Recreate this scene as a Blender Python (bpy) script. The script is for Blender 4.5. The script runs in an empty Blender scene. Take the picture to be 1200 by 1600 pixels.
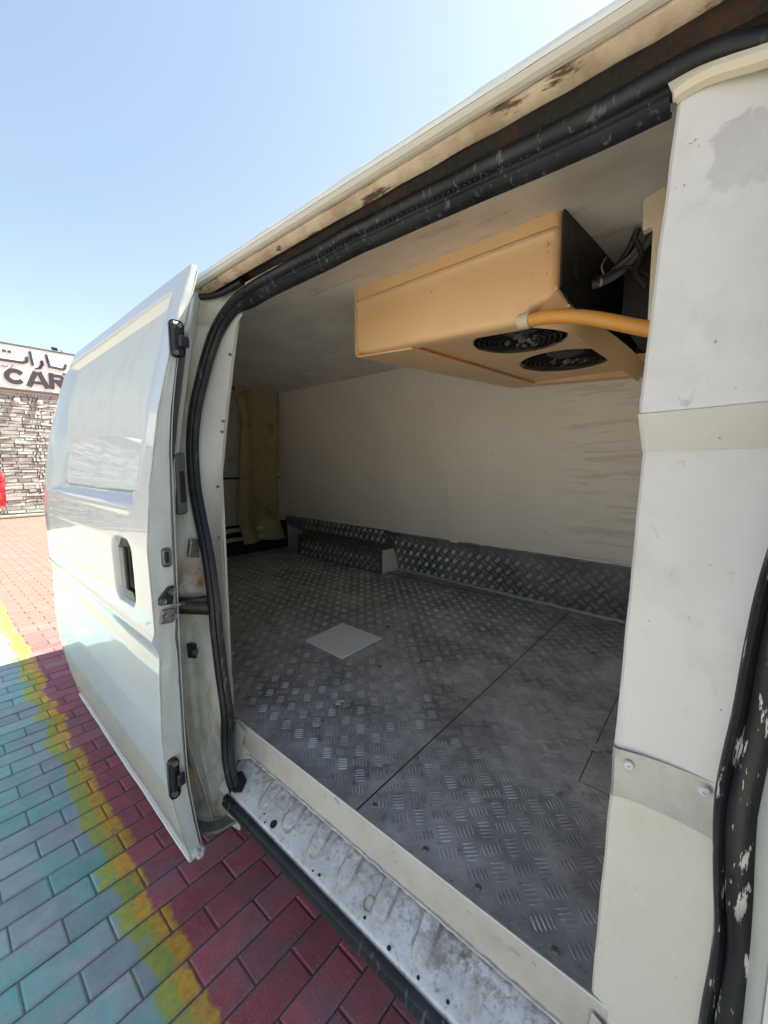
import bpy, bmesh, math, random
from mathutils import Vector, Matrix
R = math.radians
S = bpy.context.scene
C = S.collection
random.seed(7)

# ------------------------------------------------------------ camera
cam_d = bpy.data.cameras.new("camera")
cam = bpy.data.objects.new("camera", cam_d)
C.objects.link(cam)
S.camera = cam
cam_d.sensor_fit = 'VERTICAL'
cam_d.sensor_height = 24.0
cam_d.lens = 24.0 * 620.0 / 1600.0
cam_d.clip_start = 0.02
cam_d.clip_end = 3000
cam.location = (0, 0, 1.42)
cam.rotation_euler = (R(90) - math.atan(70 / 620.0), 0, R(40.4))

# ------------------------------------------------------------ world and sun
SUN_DIR = Vector((0.48, 1.12, 1.95)).normalized()
sun_el = math.asin(SUN_DIR.z)
sun_rot = math.atan2(SUN_DIR.x, SUN_DIR.y)
w = bpy.data.worlds.new("World")
S.world = w
w.use_nodes = True
nt = w.node_tree
bg = nt.nodes["Background"]
sky = nt.nodes.new("ShaderNodeTexSky")
sky.sky_type = 'NISHITA'
sky.sun_disc = False
sky.sun_elevation = sun_el
sky.sun_rotation = sun_rot
sky.air_density = 1.3
sky.dust_density = 1.0
sky.ozone_density = 1.0
hs = nt.nodes.new("ShaderNodeHueSaturation")
hs.inputs['Saturation'].default_value = .80
hs.inputs['Hue'].default_value = .515
nt.links.new(sky.outputs[0], hs.inputs['Color'])
nt.links.new(hs.outputs[0], bg.inputs[0])
bg.inputs[1].default_value = 0.088
sd = bpy.data.lights.new("sun", 'SUN')
sd.energy = 5.0
sd.angle = R(0.5)
sd.color = (1.0, 0.95, 0.87)
so = bpy.data.objects.new("sun", sd)
C.objects.link(so)
so.rotation_euler = SUN_DIR.to_track_quat('Z', 'Y').to_euler()

S.render.engine = 'CYCLES'
S.view_settings.view_transform = 'Standard'
S.view_settings.look = 'None'
S.view_settings.gamma = 1
S.view_settings.use_curve_mapping = False
S.view_settings.exposure = 1.55
S.view_settings.use_white_balance = True
S.view_settings.white_balance_temperature = 6620
S.view_settings.white_balance_tint = 0
S.cycles.max_bounces = 14
S.cycles.diffuse_bounces = 10

# ------------------------------------------------------------ materials
class N:
    """tiny node-graph helper"""
    def __init__(s, name):
        s.m = bpy.data.materials.new(name)
        s.m.use_nodes = True
        s.t = s.m.node_tree
        s.b = s.t.nodes["Principled BSDF"]
        g = s.t.nodes.new("ShaderNodeNewGeometry")
        s.pos = g.outputs['Position']
        s.geo = g
    def n(s, k, **kw):
        x = s.t.nodes.new(k)
        for a, b in kw.items():
            setattr(x, a, b)
        return x
    def l(s, a, b):
        if isinstance(a, (int, float)):
            b.default_value = a
        elif isinstance(a, tuple):
            b.default_value = a if len(a) == 4 or b.type == 'VECTOR' else a + (1,)
        else:
            s.t.links.new(a, b)
    def scale(s, sc, v=None, off=(0, 0, 0), rot=(0, 0, 0)):
        m = s.n("ShaderNodeMapping")
        s.l(v or s.pos, m.inputs[0])
        m.inputs['Location'].default_value = off
        m.inputs['Rotation'].default_value = rot
        m.inputs['Scale'].default_value = sc
        return m.outputs[0]
    def noise(s, sc, det=4, rough=.55, v=None, st=(1, 1, 1), off=(0, 0, 0), dist=0):
        x = s.n("ShaderNodeTexNoise")
        s.l(s.scale(tuple(sc * a for a in st), v, off), x.inputs['Vector'])
        x.inputs['Scale'].default_value = 1
        x.inputs['Detail'].default_value = det
        x.inputs['Roughness'].default_value = rough
        x.inputs['Distortion'].default_value = dist
        return x.outputs['Fac']
    def ramp(s, f, a, b, c0=0., c1=1.):
        x = s.n("ShaderNodeMapRange")
        s.l(f, x.inputs[0])
        x.inputs[1].default_value = a; x.inputs[2].default_value = b
        x.inputs[3].default_value = c0; x.inputs[4].default_value = c1
        return x.outputs[0]
    def m2(s, op, a, b=0.):
        x = s.n("ShaderNodeMath", operation=op)
        s.l(a, x.inputs[0]); s.l(b, x.inputs[1])
        return x.outputs[0]
    def mix(s, f, a, b):
        x = s.n("ShaderNodeMix", data_type='RGBA')
        s.l(f, x.inputs[0]); s.l(a, x.inputs[6]); s.l(b, x.inputs[7])
        return x.outputs[2]
    def sep(s, v=None):
        x = s.n("ShaderNodeSeparateXYZ")
        s.l(v or s.pos, x.inputs[0])
        return x.outputs
    def bump(s, h, st=.3, d=.002):
        x = s.n("ShaderNodeBump")
        s.l(h, x.inputs['Height'])
        x.inputs['Strength'].default_value = st
        x.inputs['Distance'].default_value = d
        s.l(x.outputs[0], s.b.inputs['Normal'])
    def fin(s, col, rough=.5, metal=0., coat=0., spec=.5, coatr=.05):
        s.l(col, s.b.inputs['Base Color']); s.l(rough, s.b.inputs['Roughness'])
        s.l(metal, s.b.inputs['Metallic']); s.l(coat, s.b.inputs['Coat Weight'])
        s.b.inputs['Coat Roughness'].default_value = coatr
        s.b.inputs['Specular IOR Level'].default_value = spec
        return s.m

def simple(name, col, rough=.5, metal=0., var=.25, sc=30, coat=0., bump=.15, spec=.5):
    g = N(name)
    f = g.ramp(g.noise(sc, 5, .6), .3, .7)
    dark = tuple(c * (1 - var) for c in col)
    g.bump(g.noise(sc * 6, 3), bump, .001)
    return g.fin(g.mix(f, dark, col), g.ramp(f, 0, 1, rough + .08, rough), metal, coat, spec)

def worn(name, col, d1, d2, a1=(.55, .75), a2=(.62, .7), sc=6, st=(1, 1, 1), rough=.45, coat=0.,
         metal=0., bump=.2, spec=.5, speck=.5, speckc=(.12, .09, .07)):
    """painted sheet with soft soiling (d1), patchy marks (d2), small dark specks"""
    g = N(name)
    f1 = g.ramp(g.noise(sc, 6, .6), a1[0], a1[1])
    f2 = g.ramp(g.noise(sc * 2.3, 8, .7, st=st, off=(3, 1, 7), dist=.3), a2[0], a2[1])
    f3 = g.ramp(g.noise(sc * 26, 2, .5, off=(9, 4, 1)), .73, .77, 0., speck)
    c = g.mix(f1, col, d1)
    c = g.mix(f2, c, d2)
    c = g.mix(f3, c, speckc)
    fine = g.noise(120, 3)
    c = g.mix(g.ramp(fine, .2, .8, 0., .12), c, (0.25, .22, .2))
    g.bump(g.m2('ADD', g.noise(sc * 3, 4), g.m2('MULTIPLY', fine, .15)), bump, .004)
    return g.fin(c, g.ramp(f2, 0, 1, rough, min(1, rough + .25)), metal, coat, spec)

M = {}
g = N('painted_window_panel')
c = g.mix(g.ramp(g.noise(2.5, 3), .35, .7), (.60, .63, .68), (.64, .66, .70))
c = g.mix(g.ramp(g.noise(60, 4, .7), .66, .74, 0., .3), c, (.4, .38, .34))
M['winpanel'] = g.fin(c, .05, 0., 0., .5)
g.b.inputs['IOR'].default_value = 2.3
M['white'] = worn('van_white_paint', (.60, .61, .58), (.60, .60, .55), (.50, .46, .38), sc=5, rough=.4, a2=(.66, .75))
M['door_skin'] = None
g = N('glossy_white_door_paint')
f = g.ramp(g.noise(3.5, 4, .5), .35, .7)
c = g.mix(f, (.445, .48, .505), (.48, .495, .50))
c = g.mix(g.ramp(g.noise(40, 5, .7, off=(2, 2, 2)), .66, .74, 0., .45), c, (.45, .42, .36))
g.bump(g.noise(5, 2, st=(1, 1, 1.4)), .2, .006)
M['door_skin'] = g.fin(c, .30, 0., 0.6, .5, .02)
M['jamb'] = worn('grimy_door_jamb_paint', (.66, .67, .61), (.42, .35, .22), (.20, .12, .06), a1=(.5, .8), a2=(.66, .74), sc=7, rough=.5, speck=.8)
M['edge'] = worn('door_edge_paint', (.53, .57, .56), (.42, .44, .41), (.30, .28, .24), a1=(.5, .8), a2=(.68, .76), sc=9, rough=.45)
g = N('rust_stained_jamb')
x, y, z = g.sep()
c = g.mix(g.ramp(g.noise(7, 6, .62), .48, .75), (.54, .55, .50), (.36, .32, .23))
c = g.mix(g.ramp(g.noise(9, 7, .7, st=(1, 1, .3), off=(3, 1, 7)), .58, .70, 0., .85), c, (.30, .22, .12))
rz_ = g.m2('MULTIPLY', g.ramp(z, 1.20, 1.07), g.ramp(z, 1.02, 1.06))
rz_ = g.m2('MULTIPLY', rz_, g.ramp(g.noise(22, 5, .7), .38, .6))
c = g.mix(rz_, c, (.27, .14, .05))
lowd = g.m2('MULTIPLY', g.ramp(z, .95, .45, 0., .9), g.ramp(g.noise(13, 6, .7, st=(1, 1, .35)), .42, .62))
c = g.mix(lowd, c, (.22, .17, .11))
c = g.mix(g.ramp(g.noise(120, 3, off=(9, 4, 1)), .68, .74, 0., .8), c, (.12, .08, .05))
g.bump(g.noise(14, 5), .3, .006)
M['jamb'] = g.fin(c, .5)
M['flange'] = worn('lining_edge_white', (.62, .64, .62), (.55, .55, .50), (.25, .23, .2), sc=9, a2=(.70, .76), rough=.45)
M['rubber'] = None
g = N('black_rubber_seal')
x, y, z = g.sep()
f = g.ramp(g.noise(60, 5, .7, st=(1.6, 1, .28)), .585, .62)
lim = g.m2('MULTIPLY', g.ramp(g.noise(3, 3, off=(1, 5, 2)), .46, .56), g.m2('MAXIMUM', g.m2('MULTIPLY', g.ramp(x, -.05, .0), g.ramp(z, 1.5, 1.3)), .13))
f = g.m2('MULTIPLY', f, lim)
c = g.mix(g.ramp(g.noise(14, 3), .35, .7), (.008, .0085, .011), (.020, .021, .025))
c = g.mix(f, c, (.55, .55, .52))
g.bump(g.noise(60, 3), .3, .001)
M['rubber'] = g.fin(c, g.ramp(g.noise(9, 3), .3, .7, .36, .6), 0, 0, .35)
M['gutter'] = worn('weathered_gutter_cream', (.56, .46, .34), (.36, .27, .18), (.09, .05, .03), a1=(.40, .60), a2=(.56, .62), st=(.25, 1, 1), sc=14, rough=.7, speck=.9, bump=.6)
M['gutter_clean'] = worn('gutter_greige', (.50, .46, .39), (.58, .55, .48), (.22, .17, .12), a2=(.68, .74), st=(.3, 1, 1), sc=9, rough=.6)
M['track'] = worn('rusty_black_track', (.018, .015, .014), (.10, .045, .02), (.04, .02, .012), a1=(.52, .72), sc=10, rough=.7, speck=.3, bump=.7)
M['cream'] = worn('cream_flange', (.56, .50, .39), (.55, .43, .27), (.35, .2, .08), a2=(.68, .76), st=(.3, 1, 1), sc=11, rough=.55)
M['black'] = simple('dull_black', (.012, .012, .013), .55, 0, .4, 30)
M['blackplast'] = simple('black_plastic', (.02, .022, .028), .35, 0, .4, 40)
M['greyplast'] = simple('grey_plastic', (.12, .13, .135), .45, 0, .2, 40)
M['steel'] = simple('dirty_steel', (.30, .29, .27), .42, .7, .5, 60)
M['alu'] = worn('aluminium_patch', (.48, .47, .45), (.60, .60, .58), (.30, .29, .28), a1=(.4, .7), st=(1, 1, .3), sc=14, rough=.42, metal=.55)
M['sealant'] = simple('dirty_white_sealant', (.55, .53, .49), .7, 0, .4, 50, bump=.5)
M['arm'] = simple('dirty_painted_arm', (.20, .19, .155), .5, 0, .5, 40)
M['smear'] = simple('pale_sealant', (.80, .76, .68), .5, 0, .12, 30)
M['dark_iron'] = simple('greasy_iron', (.045, .038, .034), .4, .4, .6, 40)

# floor chequer plate
g = N('chequer_plate_aluminium')
f = g.ramp(g.noise(3.2, 7, .72), .38, .62)
x, y, z = g.sep()
c = g.mix(f, (.24, .25, .27), (.62, .64, .68))
c = g.mix(g.ramp(g.noise(9, 7, .75, off=(5, 1, 2), dist=.5), .55, .68, 0., .7), c, (.09, .087, .087))
brown = g.ramp(g.noise(5, 5, .65, off=(4, 2, 0)), .50, .72)
c = g.mix(g.m2('MULTIPLY', brown, .45), c, (.16, .145, .125))
c = g.mix(g.ramp(g.noise(46, 5, .7), .58, .68, 0., .55), c, (.50, .49, .46))
c = g.mix(g.ramp(g.noise(60, 4, .7, off=(8, 8, 8)), .62, .70, 0., .6), c, (.045, .045, .05))
g.bump(g.noise(180, 3, .6), .35, .0008)
M['plate'] = g.fin(c, g.ramp(g.noise(11, 5, .6), .3, .7, .28, .50), .42, 0, .6)
g = N('chequer_skirting')
f = g.ramp(g.noise(5, 5), .35, .65)
c = g.mix(f, (.15, .15, .15), (.30, .29, .28))
g.bump(g.noise(160, 3), .3, .0008)
M['skirt'] = g.fin(c, .42, .4)

g = N('chequer_bar_tops')
c = g.mix(g.ramp(g.noise(14, 5), .35, .65), (.30, .305, .32), (.60, .61, .63))
c = g.mix(g.m2('MULTIPLY', g.ramp(g.noise(5, 5, .65, off=(4, 2, 0)), .50, .72), .25), c, (.24, .22, .20))
M['bar'] = g.fin(c, .44, .4, 0, .5)
# lining walls
g = N('lining_white_board')
x, y, z = g.sep()
c = g.mix(g.ramp(g.noise(2.5, 5), .35, .7), (.77, .72, .64), (.84, .80, .73))
c = g.mix(g.ramp(g.noise(55, 3, .6, off=(5, 0, 2)), .71, .75, 0., .7), c, (.25, .2, .16))
st = g.ramp(g.noise(9, 6, .62, st=(.3, 1, 3.4), off=(2, 0, 5), dist=.4), .54, .58)
msk = g.ramp(x, -.66, -.50)
c = g.mix(g.m2('MULTIPLY', g.m2('MULTIPLY', st, msk), .6), c, (.62, .54, .44))
st2 = g.ramp(g.noise(14, 6, .6, st=(.2, 1, 2.6), off=(1, 0, 1), dist=.6), .57, .61)
c = g.mix(g.m2('MULTIPLY', st2, msk), c, (.80, .78, .74))
h = g.m2('ADD', g.noise(4, 3), g.m2('MULTIPLY', g.m2('MULTIPLY', st2, msk), .8))
g.bump(h, .5, .004)
M['lining'] = g.fin(c, .5)
M['ceil'] = worn('ceiling_lining', (.82, .78, .72), (.64, .59, .53), (.48, .43, .38), a1=(.4, .7), a2=(.58, .70), st=(.3, 1, 1), sc=5, rough=.45)
# pillar cover panel
g = N('scuffed_white_panel')
c = g.mix(g.ramp(g.noise(4, 4), .4, .7), (.585, .575, .565), (.52, .50, .475))
x, y, z = g.sep()
# grey filler smeared on near the top corner
pm_ = g.m2('MULTIPLY', g.m2('MULTIPLY', g.ramp(z, 1.69, 1.735), g.ramp(z, 1.80, 1.77)), g.ramp(x, -.062, -.02))
pm_ = g.ramp(g.m2('ADD', pm_, g.m2('MULTIPLY', g.m2('SUBTRACT', g.noise(32, 5, .6, dist=.6), .5), 2.2)), .42, .62)
c = g.mix(g.m2('MULTIPLY', pm_, g.ramp(g.noise(18, 5, .7), .3, .6, .35, .85)), c, (.40, .385, .375))
sc_ = g.ramp(g.noise(120, 3, .6, st=(.5, 1, .05), off=(4, 4, 4), dist=1.5), .66, .70, 0., .45)
c = g.mix(g.m2('MULTIPLY', sc_, g.ramp(g.noise(7, 3), .5, .6)), c, (.33, .31, .29))
c = g.mix(g.ramp(g.noise(11, 6, .7, off=(1, 8, 1)), .50, .72, 0., .5), c, (.45, .43, .40))
c = g.mix(g.ramp(g.noise(26, 7, .78, st=(1, 1, .5), off=(2, 1, 5), dist=1.), .60, .68, 0., .35), c, (.44, .42, .40))
c = g.mix(g.ramp(g.noise(34, 6, .75, st=(1, 1, .5), off=(7, 1, 1), dist=1.), .64, .70, 0., .7), c, (.36, .33, .30))
c = g.mix(g.ramp(g.noise(90, 2, off=(2, 9, 1)), .74, .77, 0., .8), c, (.2, .17, .15))
g.bump(g.m2('ADD', g.noise(7, 4, .5), g.m2('MULTIPLY', g.noise(90, 3), .1)), .35, .006)
M['panel'] = g.fin(c, .42)
M['cream_panel'] = worn('yellowed_cream_panel', (.60, .585, .53), (.53, .51, .44), (.42, .38, .3), a1=(.5, .8), a2=(.7, .78), sc=6, rough=.45)
# step plate
g = N('worn_step_paint')
c = g.mix(g.ramp(g.noise(8, 7, .72), .36, .64), (.72, .725, .73), (.50, .48, .45))
c = g.mix(g.ramp(g.noise(24, 7, .78, off=(3, 3, 3)), .58, .70, 0., .65), c, (.24, .20, .165))
x, y, z = g.sep()
c = g.mix(g.m2('MULTIPLY', g.ramp(g.noise(60, 5, .8, off=(1, 0, 0)), .46, .6), g.ramp(y, .53, .58, 0., .7)), c, (.26, .20, .15))
c = g.mix(g.ramp(g.noise(95, 4, .7, off=(2, 3, 0)), .56, .64, 0., .6), c, (.30, .26, .22))
rust = g.m2('MULTIPLY', g.ramp(g.noise(11, 6, .7, off=(6, 6, 1)), .55, .62), g.ramp(x, -.42, -.3))
c = g.mix(g.m2('MULTIPLY', rust, .8), c, (.12, .085, .055))
ga = g.n("ShaderNodeAttribute"); ga.attribute_name = 'darkening'
c = g.mix(g.m2('MULTIPLY', ga.outputs['Fac'], .75), c, (.17, .14, .11))  # darkens the rib creases in the colour, standing in for shading
g.bump(g.noise(70, 6, .7), .5, .0015)
M['step'] = g.fin(c, .30, .1)
M['sill_riser'] = worn('cream_sill_riser', (.47, .455, .41), (.40, .375, .33), (.24, .205, .17), a1=(.42, .68), a2=(.60, .70), st=(.4, 1, 1), sc=13, speck=.8, rough=.5)
g = N('caramel_fibreglass')
c = g.mix(g.ramp(g.noise(5, 4), .35, .7), (.70, .445, .235), (.76, .51, .29))
c = g.mix(g.ramp(g.noise(70, 3, off=(1, 3, 8)), .72, .75, 0., .7), c, (.25, .13, .05))
c = g.mix(g.ramp(g.noise(16, 6, .7, st=(.4, 1, 1)), .66, .76, 0., .5), c, (.5, .27, .1))
g.bump(g.noise(9, 3), .2, .004)
M['caramel'] = g.fin(c, .38)
M['pipe'] = worn('orange_insulated_pipe', (.66, .30, .045), (.55, .27, .06), (.30, .25, .2), a2=(.60, .66), sc=12, rough=.5)
M['brownpvc'] = worn('brown_stained_sheet', (.34, .29, .16), (.10, .075, .03), (.22, .17, .08), a2=(.6, .7), st=(1, 1, .15), sc=7, rough=.22)
M['wood'] = worn('dirty_rear_board', (.5, .5, .46), (.2, .19, .16), (.1, .09, .07), sc=5, rough=.5)
M['tile'] = worn('white_square_plate', (.88, .90, .91), (.84, .86, .88), (.4, .4, .4), a2=(.72, .8), sc=14, rough=.35)
M['tyre'] = simple('tyre_rubber', (.018, .018, .018), .8)
M['rim'] = simple('wheel_steel', (.45, .45, .46), .35, .8)
M['glass'] = simple('dark_glass', (.02, .025, .03), .06, 0, .1, 5, bump=0.)
M['red'] = simple('red_car_paint', (.55, .02, .03), .25, 0, .1, 5, 1., 0.)
M['redlens'] = simple('red_lens', (.45, .01, .01), .15, 0, .2, 5, 1., 0.)
M['signwhite'] = simple('sign_white', (.82, .82, .81), .5, 0, .06, 3, bump=.05)
M['signdark'] = simple('sign_lettering_grey', (.045, .043, .045), .5, 0, .1, 9, bump=.05)
M['concrete'] = simple('kerb_concrete', (.42, .37, .30), .85, 0, .25, 20, bump=.4)
M['mortar'] = simple('wall_core', (.30, .28, .25), .95, 0, .3, 10, bump=.4)
g = N('ledge_stone')
oi = g.n("ShaderNodeTexVoronoi"); g.l(g.scale((1.3, 3.4, 11.)), oi.inputs['Vector']); oi.inputs['Scale'].default_value = 1
rnd = g.sep(oi.outputs['Color'])[0]
c = g.mix(g.ramp(rnd, .1, .9), (.34, .36, .34), (.47, .485, .46))
c = g.mix(g.ramp(g.noise(9, 6, .7), .5, .7, 0., .6), c, (.6, .55, .47))
g.bump(g.noise(30, 5, .7), 1., .03)
M['stone'] = g.fin(c, .9)
g = N('dry_hill')
c = g.mix(g.ramp(g.noise(.01, 5), .4, .65), (.34, .28, .22), (.30, .25, .20))
M['hill'] = g.fin(c, 1.)

# painted pavers: sprayed paint in bands by place
def paver_mat(name, joints=False):
    g = N(name)
    x, y, z = g.sep()
    # cell coordinates of the paver so that paint patches break at paver edges
    wob = g.m2('ADD', g.m2('MULTIPLY', g.m2('SUBTRACT', g.noise(30, 4, .6), .5), .05), g.m2('MULTIPLY', g.m2('SUBTRACT', g.noise(7, 3, .6), .5), .05))
    yy = g.m2('ADD', y, wob)
    yy = g.m2('ADD', yy, g.m2('MULTIPLY', g.m2('ADD', x, 1.), .022))
    fr = g.m2('FRACT', g.m2('DIVIDE', g.m2('ADD', x, 1.187 + 20 * .1025), .1025))
    edge = g.m2('ADD', g.m2('ABSOLUTE', g.m2('SUBTRACT', fr, .5)), g.m2('MULTIPLY', g.noise(40, 4), .18))
    edge = g.ramp(edge, .44, .60)
    if not joints:
        at = g.n("ShaderNodeObjectInfo")
        rnd = at.outputs['Random']
    else:
        wn = g.n("ShaderNodeTexWhiteNoise"); wn.noise_dimensions = '2D'
        v = g.n("ShaderNodeVectorMath", operation='FLOOR'); g.l(g.scale((9.76, 4.76, 0)), v.inputs[0])
        g.l(v.outputs[0], wn.inputs[0]); rnd = wn.outputs[0]
    tealpat = g.ramp(g.noise(4.5, 5, .6, off=(3, 7, 0)), .44, .60)
    lil = g.mix(g.ramp(g.noise(14, 5), .35, .7), (.35, .425, .415), (.47, .52, .51))
    teal = g.mix(g.ramp(g.noise(20, 4), .3, .7), (.13, .48, .41), (.22, .62, .51))
    left = g.mix(g.m2('MULTIPLY', tealpat, .62), lil, teal)
    redc = g.mix(g.ramp(g.noise(12, 5, .65), .35, .68), (.40, .038, .05), (.62, .085, .10))
    red = g.mix(g.ramp(g.m2('ADD', g.noise(6, 5, .6, off=(0, 3, 0)), g.m2('MULTIPLY', rnd, .12)), .56, .68, 0., .55), redc, (.22, .12, .15))
    red = g.mix(g.ramp(g.noise(110, 3, .7), .55, .7, 0., .55), red, (.42, .14, .16))
    red = g.mix(.16, red, (.42, .36, .37))
    far = g.ramp(x, -3.9, -2.0, 1., 0.)
    red = g.mix(g.m2('MULTIPLY', far, .35), red, (.26, .12, .17))
    farred = g.ramp(x, -4.6, -3.4, .85, 0.)
    red = g.mix(farred, red, (.30, .125, .09))
    grn = g.mix(g.ramp(g.noise(30, 4, .7), .35, .65), (.38, .46, .08), (.58, .56, .08))
    orn = g.mix(g.ramp(g.noise(34, 4, .7), .35, .65), (.74, .32, .035), (.88, .54, .045))
    rj = g.m2('MULTIPLY', g.m2('SUBTRACT', rnd, .5), .045)
    yr = g.m2('ADD', yy, rj)
    hole = g.ramp(g.noise(16, 5, .7, off=(5, 5, 0)), .72, .58)
    grn = g.mix(hole, left, grn)
    orn = g.mix(g.ramp(g.noise(19, 5, .7, off=(2, 5, 0)), .68, .56), (.24, .2, .18), orn)
    c = g.mix(g.ramp(yr, .283, .298), left, grn)
    c = g.mix(g.ramp(yr, .328, .342), c, orn)
    c = g.mix(g.ramp(yr, .378, .392), c, red)
    c = g.mix(g.m2('MULTIPLY', edge, .5), c, (.22, .20, .205))
    sandy = g.mix(g.ramp(g.noise(5, 5), .35, .7), (.42, .38, .33), (.46, .40, .34))
    c = g.mix(g.ramp(yy, -.55, -.57), c, (.44, .37, .20))
    c = g.mix(g.ramp(yy, -.68, -.70), c, sandy)
    # thin, dusty paint
    c = g.mix(g.ramp(g.noise(170, 4, .85), .54, .68, 0., .6), c, (.48, .47, .46))
    c = g.mix(g.ramp(g.noise(190, 4, .85, off=(3, 3, 3)), .56, .70, 0., .55), c, (.12, .11, .12))
    c = g.mix(g.ramp(g.noise(3, 6, .7, off=(1, 1, 1)), .50, .70, 0., .30), c, (.28, .27, .28))
    if joints:
        c = g.mix(.66, c, (.13, .12, .12))
    hsv = g.n("ShaderNodeHueSaturation")
    g.l(g.ramp(rnd, 0, 1, .82, 1.12), hsv.inputs['Value']); g.l(c, hsv.inputs['Color'])
    g.bump(g.m2('ADD', g.noise(240, 4, .8), g.noise(25, 4, .6)), .55, .0025)
    return g.fin(hsv.outputs[0], .75, 0, 0, .4)
M['paver'] = paver_mat('painted_paver')
M['joint'] = paver_mat('painted_paver_joint', True)
g = N('paved_yard')
bt = g.n("ShaderNodeTexBrick")
g.l(g.scale((1, 1, 1), rot=(0, 0, R(90))), bt.inputs['Vector'])
bt.inputs['Scale'].default_value = 1
bt.inputs['Brick Width'].default_value = .21; bt.inputs['Row Height'].default_value = .1025
bt.inputs['Mortar Size'].default_value = .005
bt.inputs['Color1'].default_value = (.46, .42, .36, 1); bt.inputs['Color2'].default_value = (.42, .38, .32, 1)
bt.inputs['Mortar'].default_value = (.2, .17, .14, 1)
x, y, z = g.sep()
redz = g.ramp(x, -16.5, -15.5)
redz = g.m2('MULTIPLY', redz, g.m2('ADD', g.ramp(y, .30, .42), g.m2('MULTIPLY', g.ramp(y, -1.9, -2.1), .45)))
c = g.mix(g.m2('MULTIPLY', redz, .9), bt.outputs[0], g.mix(g.ramp(g.noise(3, 6, .7), .35, .65), (.28, .12, .09), (.33, .155, .12)))
c = g.mix(g.ramp(g.noise(.7, 5), .4, .7, 0., .3), c, (.38, .31, .24))
M['yard'] = g.fin(c, .85)

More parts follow.
